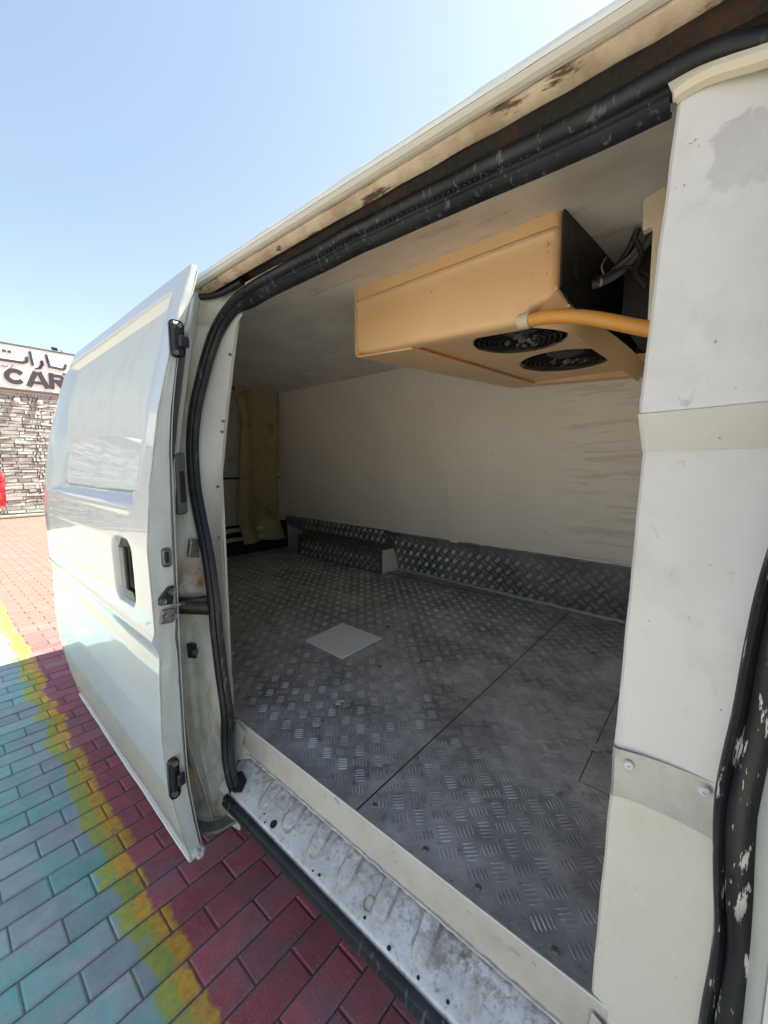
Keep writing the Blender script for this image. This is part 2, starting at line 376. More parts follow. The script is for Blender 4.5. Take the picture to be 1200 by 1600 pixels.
# ------------------------------------------------------------ mesh helpers
class MB:
    def __init__(s):
        s.v = []; s.f = []
    def add(s, vs, fs):
        o = len(s.v)
        s.v += [tuple(v) for v in vs]
        s.f += [tuple(i + o for i in f) for f in fs]
        return s
    def box(s, a, b):
        x0, y0, z0 = a; x1, y1, z1 = b
        vs = [(x0, y0, z0), (x1, y0, z0), (x1, y1, z0), (x0, y1, z0), (x0, y0, z1), (x1, y0, z1), (x1, y1, z1), (x0, y1, z1)]
        return s.add(vs, [(0, 3, 2, 1), (4, 5, 6, 7), (0, 1, 5, 4), (1, 2, 6, 5), (2, 3, 7, 6), (3, 0, 4, 7)])
    def obox(s, c, ax, ay, az):
        """box from centre and three half-axis vectors"""
        c = Vector(c); ax = Vector(ax); ay = Vector(ay); az = Vector(az)
        vs = [c + i * ax + j * ay + k * az for k in (-1, 1) for (i, j) in ((-1, -1), (1, -1), (1, 1), (-1, 1))]
        return s.add(vs, [(0, 3, 2, 1), (4, 5, 6, 7), (0, 1, 5, 4), (1, 2, 6, 5), (2, 3, 7, 6), (3, 0, 4, 7)])
    def tube(s, pts, r, n=10, caps=True, flat=None):
        pts = [Vector(p) for p in pts]
        rings = []
        up = Vector((0, 0, 1))
        prev = None
        for i, p in enumerate(pts):
            d = (pts[min(i + 1, len(pts) - 1)] - pts[max(i - 1, 0)]).normalized()
            a = d.cross(prev if prev is not None else (up if abs(d.z) < .9 else Vector((1, 0, 0))))
            if prev is not None:
                a = (prev - d * prev.dot(d)).normalized(); b = d.cross(a)
            else:
                a = a.normalized(); b = d.cross(a)
            prev = a
            rr = r[i] if isinstance(r, (list, tuple)) else r
            rings.append([p + a * rr * math.cos(2 * math.pi * k / n) + b * rr * math.sin(2 * math.pi * k / n) for k in range(n)])
        vs = [v for q in rings for v in q]
        fs = []
        for i in range(len(pts) - 1):
            for k in range(n):
                k2 = (k + 1) % n
                fs.append((i * n + k, i * n + k2, (i + 1) * n + k2, (i + 1) * n + k))
        if caps:
            fs.append(tuple(range(n - 1, -1, -1))); fs.append(tuple((len(pts) - 1) * n + k for k in range(n)))
        return s.add(vs, fs)
    def cyl(s, a, b, r, n=16, r2=None):
        return s.tube([a, b], [r, r if r2 is None else r2], n)
    def rows(s, rows, close=False):
        """surface through equally long rows of points"""
        n = len(rows[0]); vs = [p for r in rows for p in r]; fs = []
        for i in range(len(rows) - 1):
            for k in range(n if close else n - 1):
                k2 = (k + 1) % n
                fs.append((i * n + k, i * n + k2, (i + 1) * n + k2, (i + 1) * n + k))
        return s.add(vs, fs)
    def prism(s, poly, d):
        """closed prism: polygon (list of 3D points) pushed by vector d"""
        n = len(poly); d = Vector(d); a = [Vector(p) for p in poly]
        return s.add(a + [p + d for p in a], [tuple(range(n - 1, -1, -1)), tuple(range(n, 2 * n))] +
                     [(i, (i + 1) % n, n + (i + 1) % n, n + i) for i in range(n)])
    def lathe(s, o, ax, prof, n=20):
        """revolve (r, h) profile about axis ax at o"""
        o = Vector(o); ax = Vector(ax).normalized()
        u = ax.orthogonal().normalized(); v = ax.cross(u)
        rows = [[o + ax * h + (u * math.cos(2 * math.pi * k / n) + v * math.sin(2 * math.pi * k / n)) * r for k in range(n)] for r, h in prof]
        return s.rows(rows, True)
    def build(s, name, mat, parent=None, smooth=False, bevel=0, label=None, seg=2, solid=0, weld=False):
        me = bpy.data.meshes.new(name)
        off = Vector((0, 0, 0))
        p = parent
        while p is not None:
            off += p.location; p = p.parent
        me.from_pydata([(v[0] - off.x, v[1] - off.y, v[2] - off.z) for v in s.v], [], s.f)
        bm = bmesh.new(); bm.from_mesh(me)
        if weld:
            bmesh.ops.remove_doubles(bm, verts=bm.verts, dist=1e-5)
        if not solid and not s.__dict__.get('open'):
            bmesh.ops.recalc_face_normals(bm, faces=bm.faces)
        if bevel:
            es = [e for e in bm.edges if len(e.link_faces) == 2 and e.calc_face_angle(0) > .5]
            bmesh.ops.bevel(bm, geom=es, offset=bevel, segments=seg, affect='EDGES', profile=.5)
        if solid:
            bmesh.ops.recalc_face_normals(bm, faces=bm.faces)
            bmesh.ops.solidify(bm, geom=bm.faces, thickness=solid)
        bm.to_mesh(me); bm.free()
        if smooth:
            me.polygons.foreach_set('use_smooth', [True] * len(me.polygons))
            me.set_sharp_from_angle(angle=R(38))
        me.materials.append(mat)
        if getattr(s, 'm1', None):
            me.materials.append(s.m1[1])
            n0 = s.m1[0]
            me.polygons.foreach_set('material_index', [0] * n0 + [1] * (len(me.polygons) - n0))
        o = bpy.data.objects.new(name, me)
        C.objects.link(o)
        if parent is not None:
            o.parent = parent
        if label:
            o['label'] = label
        return o

def thing(name, loc, label, cat, group=None):
    o = bpy.data.objects.new(name, None); C.objects.link(o)
    o.location = loc; o['label'] = label; o['category'] = cat
    o.empty_display_size = .1
    if group: o['group'] = group
    return o
def lerp(a, b, t): return a + (b - a) * t
def interp(x, xs, ys):
    if x <= xs[0]: return ys[0]
    for i in range(1, len(xs)):
        if x <= xs[i]:
            return lerp(ys[i - 1], ys[i], (x - xs[i - 1]) / (xs[i] - xs[i - 1]))
    return ys[-1]
def catmull(pts, n=8):
    pts = [Vector(p) for p in pts]; out = []
    P = [pts[0] * 2 - pts[1]] + pts + [pts[-1] * 2 - pts[-2]]
    for i in range(1, len(P) - 2):
        a, b, c, d = P[i - 1:i + 3]
        for k in range(n):
            t = k / n
            out.append(.5 * ((2 * b) + (c - a) * t + (2 * a - 5 * b + 4 * c - d) * t * t + (3 * b - a - 3 * c + d) * t ** 3))
    out.append(pts[-1]); return out
def hnoise(*a):
    from mathutils import noise
    return noise.noise(Vector(a))
def plate_holes(outer, holes, d, name, mat, parent, **k):
    """flat plate with round holes, in the XY plane"""
    bm = bmesh.new()
    es = []
    for loop in [outer] + holes:
        vs = [bm.verts.new(p) for p in loop]
        es += [bm.edges.new((vs[i], vs[(i + 1) % len(vs)])) for i in range(len(vs))]
    bmesh.ops.triangle_fill(bm, edges=es, use_beauty=True)
    bm.normal_update()
    r = bmesh.ops.extrude_face_region(bm, geom=bm.faces[:])
    bmesh.ops.translate(bm, vec=d, verts=[e for e in r['geom'] if isinstance(e, bmesh.types.BMVert)])
    m = MB(); bm.verts.index_update()
    m.v = [tuple(v.co) for v in bm.verts]; m.f = [tuple(v.index for v in f.verts) for f in bm.faces]
    bm.free()
    return m.build(name, mat, parent, **k)

# ============================================================ ground
gm = MB()
gm.add([(-1500, -1500, -.016), (1500, -1500, -.016), (1500, 1500, -.016), (-1500, 1500, -.016)], [(0, 1, 2, 3)])
ground = gm.build('ground', M['yard']); ground['kind'] = 'structure'
# paved area round the van: bedding sheet with pavers standing 10 mm proud of it
X0, X1, Y0, Y1 = -15.0, 4.0, -4.2, 3.9
bed = MB().add([(X0, Y0, -.0065), (X1, Y0, -.0065), (X1, Y1, -.0065), (X0, Y1, -.0065)], [(0, 1, 2, 3)]).build('pavement', M['joint'])
bed['kind'] = 'structure'
PX, PY = .1025, .2105
def paver_mesh(hx, hy):
    b = MB()
    c = .0045
    o = [(-hx, -hy), (hx, -hy), (hx, hy), (-hx, hy)]
    i = [(-hx + c, -hy + c), (hx - c, -hy + c), (hx - c, hy - c), (-hx + c, hy - c)]
    b.add([(p[0], p[1], -.012) for p in o] + [(p[0], p[1], -.0025) for p in o] + [(p[0], p[1], 0) for p in i],
          [(0, 1, 5, 4), (1, 2, 6, 5), (2, 3, 7, 6), (3, 0, 4, 7), (4, 5, 9, 8), (5, 6, 10, 9), (6, 7, 11, 10), (7, 4, 8, 11), (8, 9, 10, 11)])
    return b
pm = bpy.data.meshes.new('paver')
_b = paver_mesh(PX / 2 - .0022, PY / 2 - .0024)
pm.from_pydata(_b.v, [], _b.f); pm.materials.append(M['paver'])
rest = MB()
cells = []
nx0 = int((X0 + 1.187) / PX); nx1 = int((X1 + 1.187) / PX)
for i in range(nx0 + 1, nx1):
    cx = -1.187 + (i + .5) * PX
    off = .487 if i % 2 == 0 else .392
    for j in range(-22, 16):
        cy = off + (j + .5) * PY + i * .0006
        if Y0 + .1 < cy < Y1 - .1:
            cells.append((cx, cy))
def key(c):
    x, y = c
    vis = (-4.6 < x < -.62) and (-.12 < y < .62 + (.55 if x > -1.7 else .1 if x > -2.3 else .0))
    vis = vis and y > (x + 1.31) * .9 - .1 if x > -1.3 else vis
    return (0 if vis else 1, math.hypot(x, y))
cells.sort(key=key)
for k, (cx, cy) in enumerate(cells):
    dz = random.uniform(-.0018, .0012)
    tx, ty = random.uniform(-.006, .006), random.uniform(-.006, .006)
    rz = random.uniform(-.008, .008)
    if k < 290:
        o = bpy.data.objects.new('brick', pm); C.objects.link(o); o.parent = bed
        o.location = (cx, cy, dz); o.rotation_euler = (tx, ty, rz)
    else:
        vs = []
        for v in _b.v:
            vs.append((cx + v[0], cy + v[1], v[2] + dz + v[1] * tx - v[0] * ty))
        rest.add(vs, _b.f)
rest.open = True
m_rest = paver_mat('painted_paver_far', False)
g_rest = rest.build('bricks', M['paver'], bed); g_rest['kind'] = 'stuff'

# ============================================================ far stone wall with sign
WX = -15.4
wall = thing('stone_wall', (WX, 1, 0), 'tall stacked ledge stone wall under the white sign, left of the van', 'wall')
MB().box((WX - .35, -9, 0), (WX - .05, 9, 3.5)).build('wall_core', M['mortar'], wall)
st = MB(); z = .02
random.seed(3)
while z < 3.5:
    h = random.uniform(.07, .12)
    y = -9.
    while y < 9:
        L = random.uniform(.16, .46) if abs((y % .95) - .47) > .13 else random.uniform(.06, .1)
        px = WX + random.uniform(0, .018) + (.015 if L < .1 else 0)
        j = lambda: random.uniform(-.008, .008)
        x1 = px
        vs = [(WX - .08, y + .004, z + .004), (WX - .08, y + L - .004, z + .004), (WX - .08, y + L - .004, z + h - .004), (WX - .08, y + .004, z + h - .004),
              (x1 + j() * 2, y + .008 + j(), z + .007 + j()), (x1 + j() * 2, y + L - .008 + j(), z + .007 + j()), (x1 + j() * 2, y + L - .008 + j(), z + h - .007 + j()), (x1 + j() * 2, y + .008 + j(), z + h - .007 + j())]
        st.add(vs, [(4, 5, 6, 7), (0, 1, 5, 4), (1, 2, 6, 5), (2, 3, 7, 6), (3, 0, 4, 7)])
        y += L
    z += h
so_ = st.build('stones', M['stone'], wall); so_['kind'] = 'stuff'
MB().box((WX - .4, -9.05, 3.5), (WX + .06, 9.05, 3.57)).build('coping', M['concrete'], wall, bevel=.01)
kerb = MB().box((WX + .06, -9, 0), (WX + .26, 9, .07)).build('kerb', M['concrete'], None, bevel=.015)
kerb['label'] = 'pale concrete kerb along the foot of the stone wall'; kerb['category'] = 'kerb'

SX = WX + .06
sign = thing('sign_board', (SX, 1, 3.62), 'long white sign board with grey Arabic letters and CAR on the stone wall', 'sign')
MB().box((SX - .10, -7.5, 3.62), (SX, 4.6, 4.80)).build('board', M['signwhite'], sign, bevel=.01)
MB().box((SX - .11, -7.52, 4.803), (SX + .015, 4.62, 4.84)).box((SX - .11, -7.52, 3.575), (SX + .02, 4.62, 3.617)).build('trim', M['greyplast'], sign)
# latin letters, heavy extended; drawn in (along wall, up); the wall faces +X so +Y runs to the right
def arc(cx, cy, rx, ry, a0, a1, n=14):
    return [(cx + rx * math.cos(R(lerp(a0, a1, k / n))), cy + ry * math.sin(R(lerp(a0, a1, k / n)))) for k in range(n + 1)]
def letter_C(x, y, W, H, t):
    return [arc(x + W / 2, y + H / 2, W / 2, H / 2, 38, 322, 24) + arc(x + W / 2, y + H / 2, W / 2 - t, H / 2 - t * .8, 318, 42, 24)]
def letter_A(x, y, W, H, t):
    return [[(x, y), (x + t * 1.05, y), (x + t * 1.3, y + H * .17), (x + W - t * 1.3, y + H * .17), (x + W - t * 1.05, y), (x + W, y), (x + W * .62, y + H), (x + W / 2, y + H), (x + W / 2, y + H * .78), (x + W / 2 - t * .42, y + H * .38), (x + W / 2, y + H * .38), (x + W / 2, y + H * .381), (x + W / 2, y + H), (x + W * .38, y + H)],
            [(x + W / 2, y + H * .38), (x + W / 2 + t * .42, y + H * .38), (x + W / 2, y + H * .78)]]
def ribbon(mb, pts, wd, x, dx=.02):
    """pen stroke on the board as a thin slab"""
    n = len(pts)
    for i in range(n - 1):
        (a0, b0), (a1, b1) = pts[i], pts[i + 1]
        w0 = wd[i] if isinstance(wd, list) else wd; w1 = wd[i + 1] if isinstance(wd, list) else wd
        d = Vector((a1 - a0, b1 - b0)); L = d.length
        if L < 1e-6: continue
        d /= L; nn = Vector((-d.y, d.x)); e = d * min(w0, w1) * .18
        q = [(a0 - e.x + nn.x * w0 / 2, b0 - e.y + nn.y * w0 / 2), (a1 + e.x + nn.x * w1 / 2, b1 + e.y + nn.y * w1 / 2),
             (a1 + e.x - nn.x * w1 / 2, b1 + e.y - nn.y * w1 / 2), (a0 - e.x - nn.x * w0 / 2, b0 - e.y - nn.y * w0 / 2)]
        mb.prism([(x, p[0], p[1]) for p in q], (dx + i * .00011, 0, 0))
LX = SX + .003
def letter(name, strokes, wd):
    mb = MB()
    for k, s_ in enumerate(strokes):
        w_ = wd[k] if isinstance(wd, list) else wd
        ribbon(mb, s_, w_, LX + k * .0013)
    return mb.build(name, M['signdark'], sign)
LB, LH, LT = 3.74, .43, .115
# C
c0 = 1.83
letter('letter_c', [[(c0 + .21 + .17 * math.cos(R(a)), LB + LH / 2 + (LH / 2 - LT / 2) * math.sin(R(a))) for a in range(38, 323, 14)]], LT)
# A: two legs and a bar
letter('letter_a', [[(c0 + .50, LB), (c0 + .655, LB + LH - .03)], [(c0 + .90, LB), (c0 + .745, LB + LH - .03)], [(c0 + .58, LB + .11), (c0 + .82, LB + .11)]], [LT * 1.05, LT * 1.05, .08])
# R
letter('letter_r', [[(c0 + 1.01, LB), (c0 + 1.01, LB + LH)],
                    [(c0 + 1.01, LB + LH - .05), (c0 + 1.20, LB + LH - .05)] + [(c0 + 1.20 + .08 * math.cos(R(a)), LB + LH - .13 + .08 * math.sin(R(a))) for a in range(75, -91, -15)] + [(c0 + 1.01, LB + LH - .21)],
                    [(c0 + 1.15, LB + .20), (c0 + 1.31, LB)]], [LT, .09, LT])
# arabic word fragment, read right to left: ba, alif, ra, alif, ta
AB = 4.36
letter('letter_ba', [[(c0 + 1.38, AB + .13), (c0 + 1.36, AB + .02), (c0 + 1.30, AB - .03), (c0 + 1.12, AB - .01), (c0 + .97, AB)],
                     [(c0 + 1.30, AB - .16), (c0 + 1.355, AB - .16)]], [.062, .06])
letter('letter_alif', [[(c0 + .94, AB + .33), (c0 + .97, AB + .12), (c0 + 1.0, AB - .01)]], .062)
letter('letter_ra', [[(c0 + .82, AB + .13), (c0 + .83, AB + .03), (c0 + .77, AB - .08), (c0 + .66, AB - .12)]], [[.065, .07, .06, .035]])
letter('letter_alif', [[(c0 + .58, AB + .34), (c0 + .60, AB + .12), (c0 + .62, AB - .03)]], .062)
letter('letter_ta_dot', [[(c0 + .01, AB + .25), (c0 + .065, AB + .25)]], .062)
letter('letter_ta_dot', [[(c0 + .12, AB + .25), (c0 + .175, AB + .25)]], .062)
letter('letter_ta', [[(c0 + .50, AB + .17), (c0 + .49, AB + .04), (c0 + .40, AB), (c0 + .1, AB), (c0 - .22, AB), (c0 - .32, AB + .04), (c0 - .35, AB + .16)]], .068)
letter('small_writing', [[(c0 - .02, AB - .14), (c0 + .02, AB - .17), (c0 + .06, AB - .16), (c0 + .09, AB - .13)],
                         [(c0 - .12, AB - .17), (c0 - .04, AB - .165)], [(c0 + .12, AB - .17), (c0 + .17, AB - .15), (c0 + .19, AB - .11)]], .016)
for (yy, lab, nm) in ((2.02, 'small pale wall light under the sign, leftmost of the two', 0), (2.52, 'small pale wall light under the sign nearer to the van door', 1)):
    t = thing('wall_light', (WX + .1, yy, 3.32), lab, 'lamp', 'lights below the sign')
    MB().box((WX + .0, yy - .045, 3.34), (WX + .14, yy + .045, 3.42)).build('housing', M['greyplast'], t, bevel=.01)
    MB().lathe((WX + .12, yy, 3.34), (0, 0, -1), [(0, -.01), (.05, -.005), (.07, .03), (.06, .09), (0, .1)], 14).build('lamp_shade', M['signwhite'], t, smooth=True)
t = thing('spotlight', (SX, 2.98, 4.84), 'small dark spotlight on an arm above the white sign', 'lamp')
MB().tube([(SX - .05, 3.18, 4.83), (SX + .05, 3.12, 4.88), (SX + .12, 2.98, 4.87)], .012, 6).build('arm', M['greyplast'], t)
MB().obox((SX + .13, 2.95, 4.87), (.04, .01, -.02), (0, .06, 0), (.01, 0, .035)).build('lamp_head', M['blackplast'], t, bevel=.006)

# ============================================================ red car (only its tail reaches into view)
car = thing('parked_car', (-13.6, -.8, 0), 'red car at the left edge, parked before the stone wall', 'car')
cy1, cw = 1.34, .84
prof_c = [(cy1 - .10, .30), (cy1 - .02, .45), (cy1, .62), (cy1 - .015, .80), (cy1 - .05, .93), (cy1 - .10, 1.02), (cy1 - .20, 1.28), (cy1 - .34, 1.44), (cy1 - .8, 1.50), (cy1 - 1.7, 1.50), (cy1 - 2.15, 1.42),
          (cy1 - 2.85, 1.02), (cy1 - 3.6, .92), (cy1 - 3.95, .80), (cy1 - 4.08, .6), (cy1 - 4.05, .35), (cy1 - 3.9, .24), (cy1 - .3, .22)]
b = MB()
rows_ = []
for k, (sx, zz, ins) in enumerate(((-1, 0, .10), (-1, 0, .0), (1, 0, .0), (1, 0, .10))):
    row = []
    for (yy, zc) in prof_c:
        tum = .14 * max(0, (zc - .95) / .55)
        cyc = cy1 - 2; czc = .8
        s_ = 1 - (.05 if ins else 0)
        row.append((-13.6 + sx * (cw - tum - ins * .5), cyc + (yy - cyc) * s_, czc + (zc - czc) * s_))
    rows_.append(row)
b.rows([r for r in rows_], True)
n_ = len(prof_c)
b.f.append(tuple(range(n_))); b.f.append(tuple(3 * n_ + k for k in range(n_ - 1, -1, -1)))
b.build('body', M['red'], car, smooth=True, weld=True)
for sx in (-1, 1):
    for yy in (cy1 - .78, cy1 - 3.3):
        xx = -13.6 + sx * .62
        wo = MB().lathe((xx - sx * .12, yy, .31), (sx, 0, 0), [(.0, .0), (.31, .0), (.31, .17), (.28, .19), (.2, .185), (0, .16)], 24).build('wheel', M['tyre'], car, smooth=True)
        MB().lathe((xx - sx * .12, yy, .31), (sx, 0, 0), [(.19, .186), (.2, .2), (.17, .195), (.05, .19), (0, .20)], 20).build('rim', M['rim'], wo, smooth=True)
    q = [(-13.6 + sx * (.80 - .02), cy1 - .45, 1.02), (-13.6 + sx * .78, cy1 - 2.75, 1.02), (-13.6 + sx * .715, cy1 - 2.2, 1.37), (-13.6 + sx * .715, cy1 - .6, 1.38)]
    MB().prism(q, (sx * .05, 0, 0)).build('side_window', M['glass'], car)
    MB().box((-13.6 + sx * .72 - .1, cy1 - .10, .82), (-13.6 + sx * .72 + .1, cy1 + .012, .98)).build('tail_light', M['redlens'], car, bevel=.03)
    MB().box((-13.6 + sx * .66 - .13, cy1 - 4.07, .62), (-13.6 + sx * .66 + .13, cy1 - 3.95, .74)).build('headlight', M['glass'], car, bevel=.03)
MB().prism([(-13.6 - .6, cy1 - .13, 1.05), (-13.6 + .6, cy1 - .13, 1.05), (-13.6 + .55, cy1 - .28, 1.38), (-13.6 - .55, cy1 - .28, 1.38)], (0, .045, .015)).build('rear_window', M['glass'], car)
MB().prism([(-13.6 - .64, cy1 - 2.78, 1.06), (-13.6 + .64, cy1 - 2.78, 1.06), (-13.6 + .58, cy1 - 2.2, 1.40), (-13.6 - .58, cy1 - 2.2, 1.40)], (0, -.02, .03)).build('windscreen', M['glass'], car)
MB().box((-13.6 - .78, cy1 - .1, .42), (-13.6 + .78, cy1 + .05, .60)).build('bumper', M['red'], car, bevel=.04)

for ch in car.children:
    if ch.name.split('.')[0] != 'wheel':
        for v in ch.data.vertices: v.co.z = .55 + (v.co.z - .22) * .95
car.rotation_euler = (0, 0, R(-90)); car.location = (-13.24, .317, 0)

# ============================================================ low hills all round
hm = MB(); rows_ = []
for rr, hh in ((420, 0.0), (520, .7), (700, 1.), (1000, .4)):
    rows_.append([(rr * math.cos(2 * math.pi * k / 160), rr * math.sin(2 * math.pi * k / 160),
                   -1 + hh * (10 + 16 * abs(hnoise(3 * math.cos(2 * math.pi * k / 160), 3 * math.sin(2 * math.pi * k / 160), 1)) + 9 * abs(hnoise(k * .4, 2, rr)))) for k in range(160)])
hm.rows(rows_, True)
hl = hm.build('hills', M['hill'], None, smooth=True); hl['kind'] = 'structure'

# ============================================================ THE VAN
van = thing('cargo_van', (-1.2, 1.5, 0), 'old white cargo van with its side door slid open', 'van')
# door skin profile (height -> Y)
DZ = [.332, .415, .59, .74, .894, .974, 1.09, 1.22, 1.374, 1.558, 1.779, 1.925]
DY = [.404, .386, .356, .345, .345, .352, .350, .347, .360, .390, .446, .490]
def yp(z): return interp(z, DZ, DY)
IZ = [.33, .426, .574, .74, .973, 1.143, 1.308, 1.467, 1.561, 1.719, 1.785, 1.925]
IY = [.437, .423, .407, .406, .406, .410, .412, .415, .423, .447, .470, .505]
def yi(z): return interp(z, IZ, IY)
# body side profile (height -> Y), 0.1 m inside the open door
def yb(z): return interp(z, [.30, .45, .6, .8, 1.1, 1.35, 1.55, 1.75, 1.90, 1.93], [.50, .48, .455, .445, .445, .455, .485, .52, .55, .56])

# --- body shell -----------------------------------------------------------
XR, XF = -3.36, 2.25           # rear and front of the van
def far_y(y): return 3.05 - y  # mirror for the far side
def ss(a, b, t):
    t = max(0, min(1, (t - a) / (b - a))); return t * t * (3 - 2 * t)
def side(x0, x1, z0, z1, mir=False, nx=12, nz=24):
    rows = []
    for i in range(nx + 1):
        x = lerp(x0, x1, i / nx)
        r = []
        for k in range(nz + 1):
            z = lerp(z0, z1, k / nz); y = yb(z) + .20 * ss(-1.8, -3.2, x)
            r.append((x, far_y(y) if mir else y, z))
        rows.append(r)
    return rows
rq = MB().rows(side(XR, -1.165, .34, 1.93)); rq.build('rear_quarter_panel', M['door_skin'], van, smooth=True, solid=.012)
fq = MB().rows(side(.062, .95, .34, 1.93)); fdoor = fq.build('front_door', M['door_skin'], van, smooth=True, solid=.012)
MB().box((.12, yb(1.0) - .012, .98), (.24, yb(1.0) + .0, 1.02)).build('handle', M['blackplast'], fdoor, bevel=.004)
MB().rows([[(lerp(.16, lerp(.80, .64, j / 12), i / 10), yb(lerp(1.2, 1.74, j / 12)) - .005, lerp(1.2, 1.74, j / 12)) for j in range(13)] for i in range(11)]).build('window', M['glass'], fdoor, smooth=True, solid=.004)
MB().rows(side(.97, XF, .34, 1.18)).build('front_wing', M['door_skin'], van, smooth=True, solid=.012)
MB().rows(side(XR, .95, .34, 1.93, True)).build('far_side_panel', M['door_skin'], van, smooth=True, solid=-.012)
MB().rows(side(.97, XF, .34, 1.18, True)).build('front_wing', M['door_skin'], van, smooth=True, solid=-.012)
# roof
rows = []
for i in range(15):
    x = lerp(XR, .95, i / 14)
    tp_ = .20 * ss(-1.8, -3.2, x)
    rows.append([(x, lerp(.556 + tp_, 2.494 - tp_, k / 24), 1.935 + .10 * math.sin(math.pi * k / 24) ** .7) for k in range(25)])
MB().rows(rows).build('roof', M['door_skin'], van, smooth=True, solid=.01)
# nose, windscreen, tail
MB().prism([(XF, .47, .35), (XF + .02, .47, .9), (XF - .1, .5, 1.16), (XF - .1, 2.55, 1.16), (XF + .02, 2.58, .9), (XF, 2.58, .35)], (-.06, 0, 0)).build('nose_panel', M['door_skin'], van)
MB().prism([(XF - .14, .52, 1.17), (XF - .14, 2.53, 1.17), (.98, 2.45, 1.93), (.98, .60, 1.93)], (-.02, 0, -.02)).build('windscreen', M['glass'], van)
MB().prism([(XF - .15, .50, 1.165), (.97, .505, 1.2), (.97, .585, 1.925)], (0, .02, 0)).build('quarter_glass', M['glass'], van)
MB().prism([(XF - .15, 2.55, 1.165), (.97, 2.545, 1.2), (.97, 2.465, 1.925)], (0, -.02, 0)).build('quarter_glass', M['glass'], van)
MB().box((XR - .03, .66, .36), (XR, 2.39, 1.93)).build('tailgate', M['door_skin'], van, bevel=.01)
MB().box((XR - .035, .75, 1.2), (XR - .031, 2.3, 1.75)).build('rear_window', M['glass'], van)
for b0, b1 in (((XR - .14, .66, .34), (XR - .035, 2.39, .56)), ((XF - .02, .46, .28), (XF + .12, 2.6, .56))):
    MB().box(b0, b1).build('bumper', M['greyplast'], van, bevel=.03)
for yy in (.55, 2.40):
    MB().box((XF + .0, yy, .66), (XF + .05, yy + .28, .86)).build('headlight', M['glass'], van, bevel=.02)
    MB().box((XR - .06, yy + .15, .8), (XR - .031, yy + .24, 1.15)).build('tail_light', M['redlens'], van, bevel=.01)
MB().box((XR + .05, .70, .34), (XF - .1, 2.5, .42)).build('chassis', M['black'], van)
for xx in (-2.45, 1.45):
    for yy, sy in ((.70, -1), (2.36, 1)):
        wo = MB().lathe((xx, yy - sy * .09, .33), (0, sy, 0), [(.0, .0), (.33, .0), (.335, .10), (.33, .18), (.29, .20), (.2, .19), (0, .15)], 28).build('wheel', M['tyre'], van, smooth=True)
        MB().lathe((xx, yy - sy * .09, .33), (0, sy, 0), [(.2, .191), (.21, .205), (.17, .19), (.14, .16), (.06, .165), (0, .18)], 24).build('rim', M['rim'], wo, smooth=True)

# --- roof gutter above the door opening, as bands that run along the van ---
GX0, GX1 = -1.215, .60
def band(name, mat, pts, x0=GX0, x1=GX1, nx=60, amp=0, seed=0, smooth=False, solid=.004, edge=0):
    rows = []
    for i in range(nx + 1):
        x = lerp(x0, x1, i / nx)
        r = []
        for k, (y, z) in enumerate(pts):
            a = amp * hnoise(x * 14, k * 3.1 + seed, seed); b_ = amp * hnoise(x * 30, k * 1.7 + 9, seed)
            if k == len(pts) - 1: a += edge * hnoise(x * 22, 4, seed); b_ += edge * .7 * hnoise(x * 40, 7, seed)
            r.append((x, y + a, z + b_ + interp(x, [-.9, -.1], [0, -.009]) * (0 if name == 'seal_flange' else 1) - (.016 * ss(-1.0, -.3, x) if name == 'seal_flange' else 0)))
        rows.append(r)
    return MB().rows(rows).build(name, mat, van, smooth=smooth, solid=solid)
band('gutter_lip', M['flange'], [(.552, 1.945), (.543, 1.940), (.5395, 1.932), (.541, 1.927)], smooth=True, amp=.0006)
band('gutter_band', M['gutter_clean'], [(.541, 1.926), (.5425, 1.917), (.548, 1.9145), (.5535, 1.914), (.556, 1.9185)], amp=.0006)
band('gutter_underside', M['gutter'], [(.5565, 1.9165), (.557, 1.912), (.564, 1.907), (.575, 1.903), (.578, 1.903), (.580, 1.908)], amp=.0016, edge=.004, smooth=True)
# deep track slot, widening towards the front
rows = []
for i in range(61):
    x = lerp(GX0 + .02, GX1, i / 60)
    wd = interp(x, [-1.0, -.45, -.15, .1], [.004, .006, .012, .022])
    r = [(x, .579, 1.9075), (x, .585, 1.930), (x, .625, 1.935), (x, .640, 1.915 - wd * .4), (x, .630, 1.902 - wd), (x, .622, 1.900 - wd)]
    rows.append([(p[0], p[1] + .003 * hnoise(x * 20, k, 1), p[2] + .003 * hnoise(x * 25, k, 5)) for k, p in enumerate(r)])
MB().rows(rows).build('door_track', M['track'], van, smooth=True, solid=.003)
band('seal_flange', M['cream'], [(.625, 1.9075), (.612, 1.9055), (.607, 1.9045), (.606, 1.8985)], x1=-.3, amp=.0008)
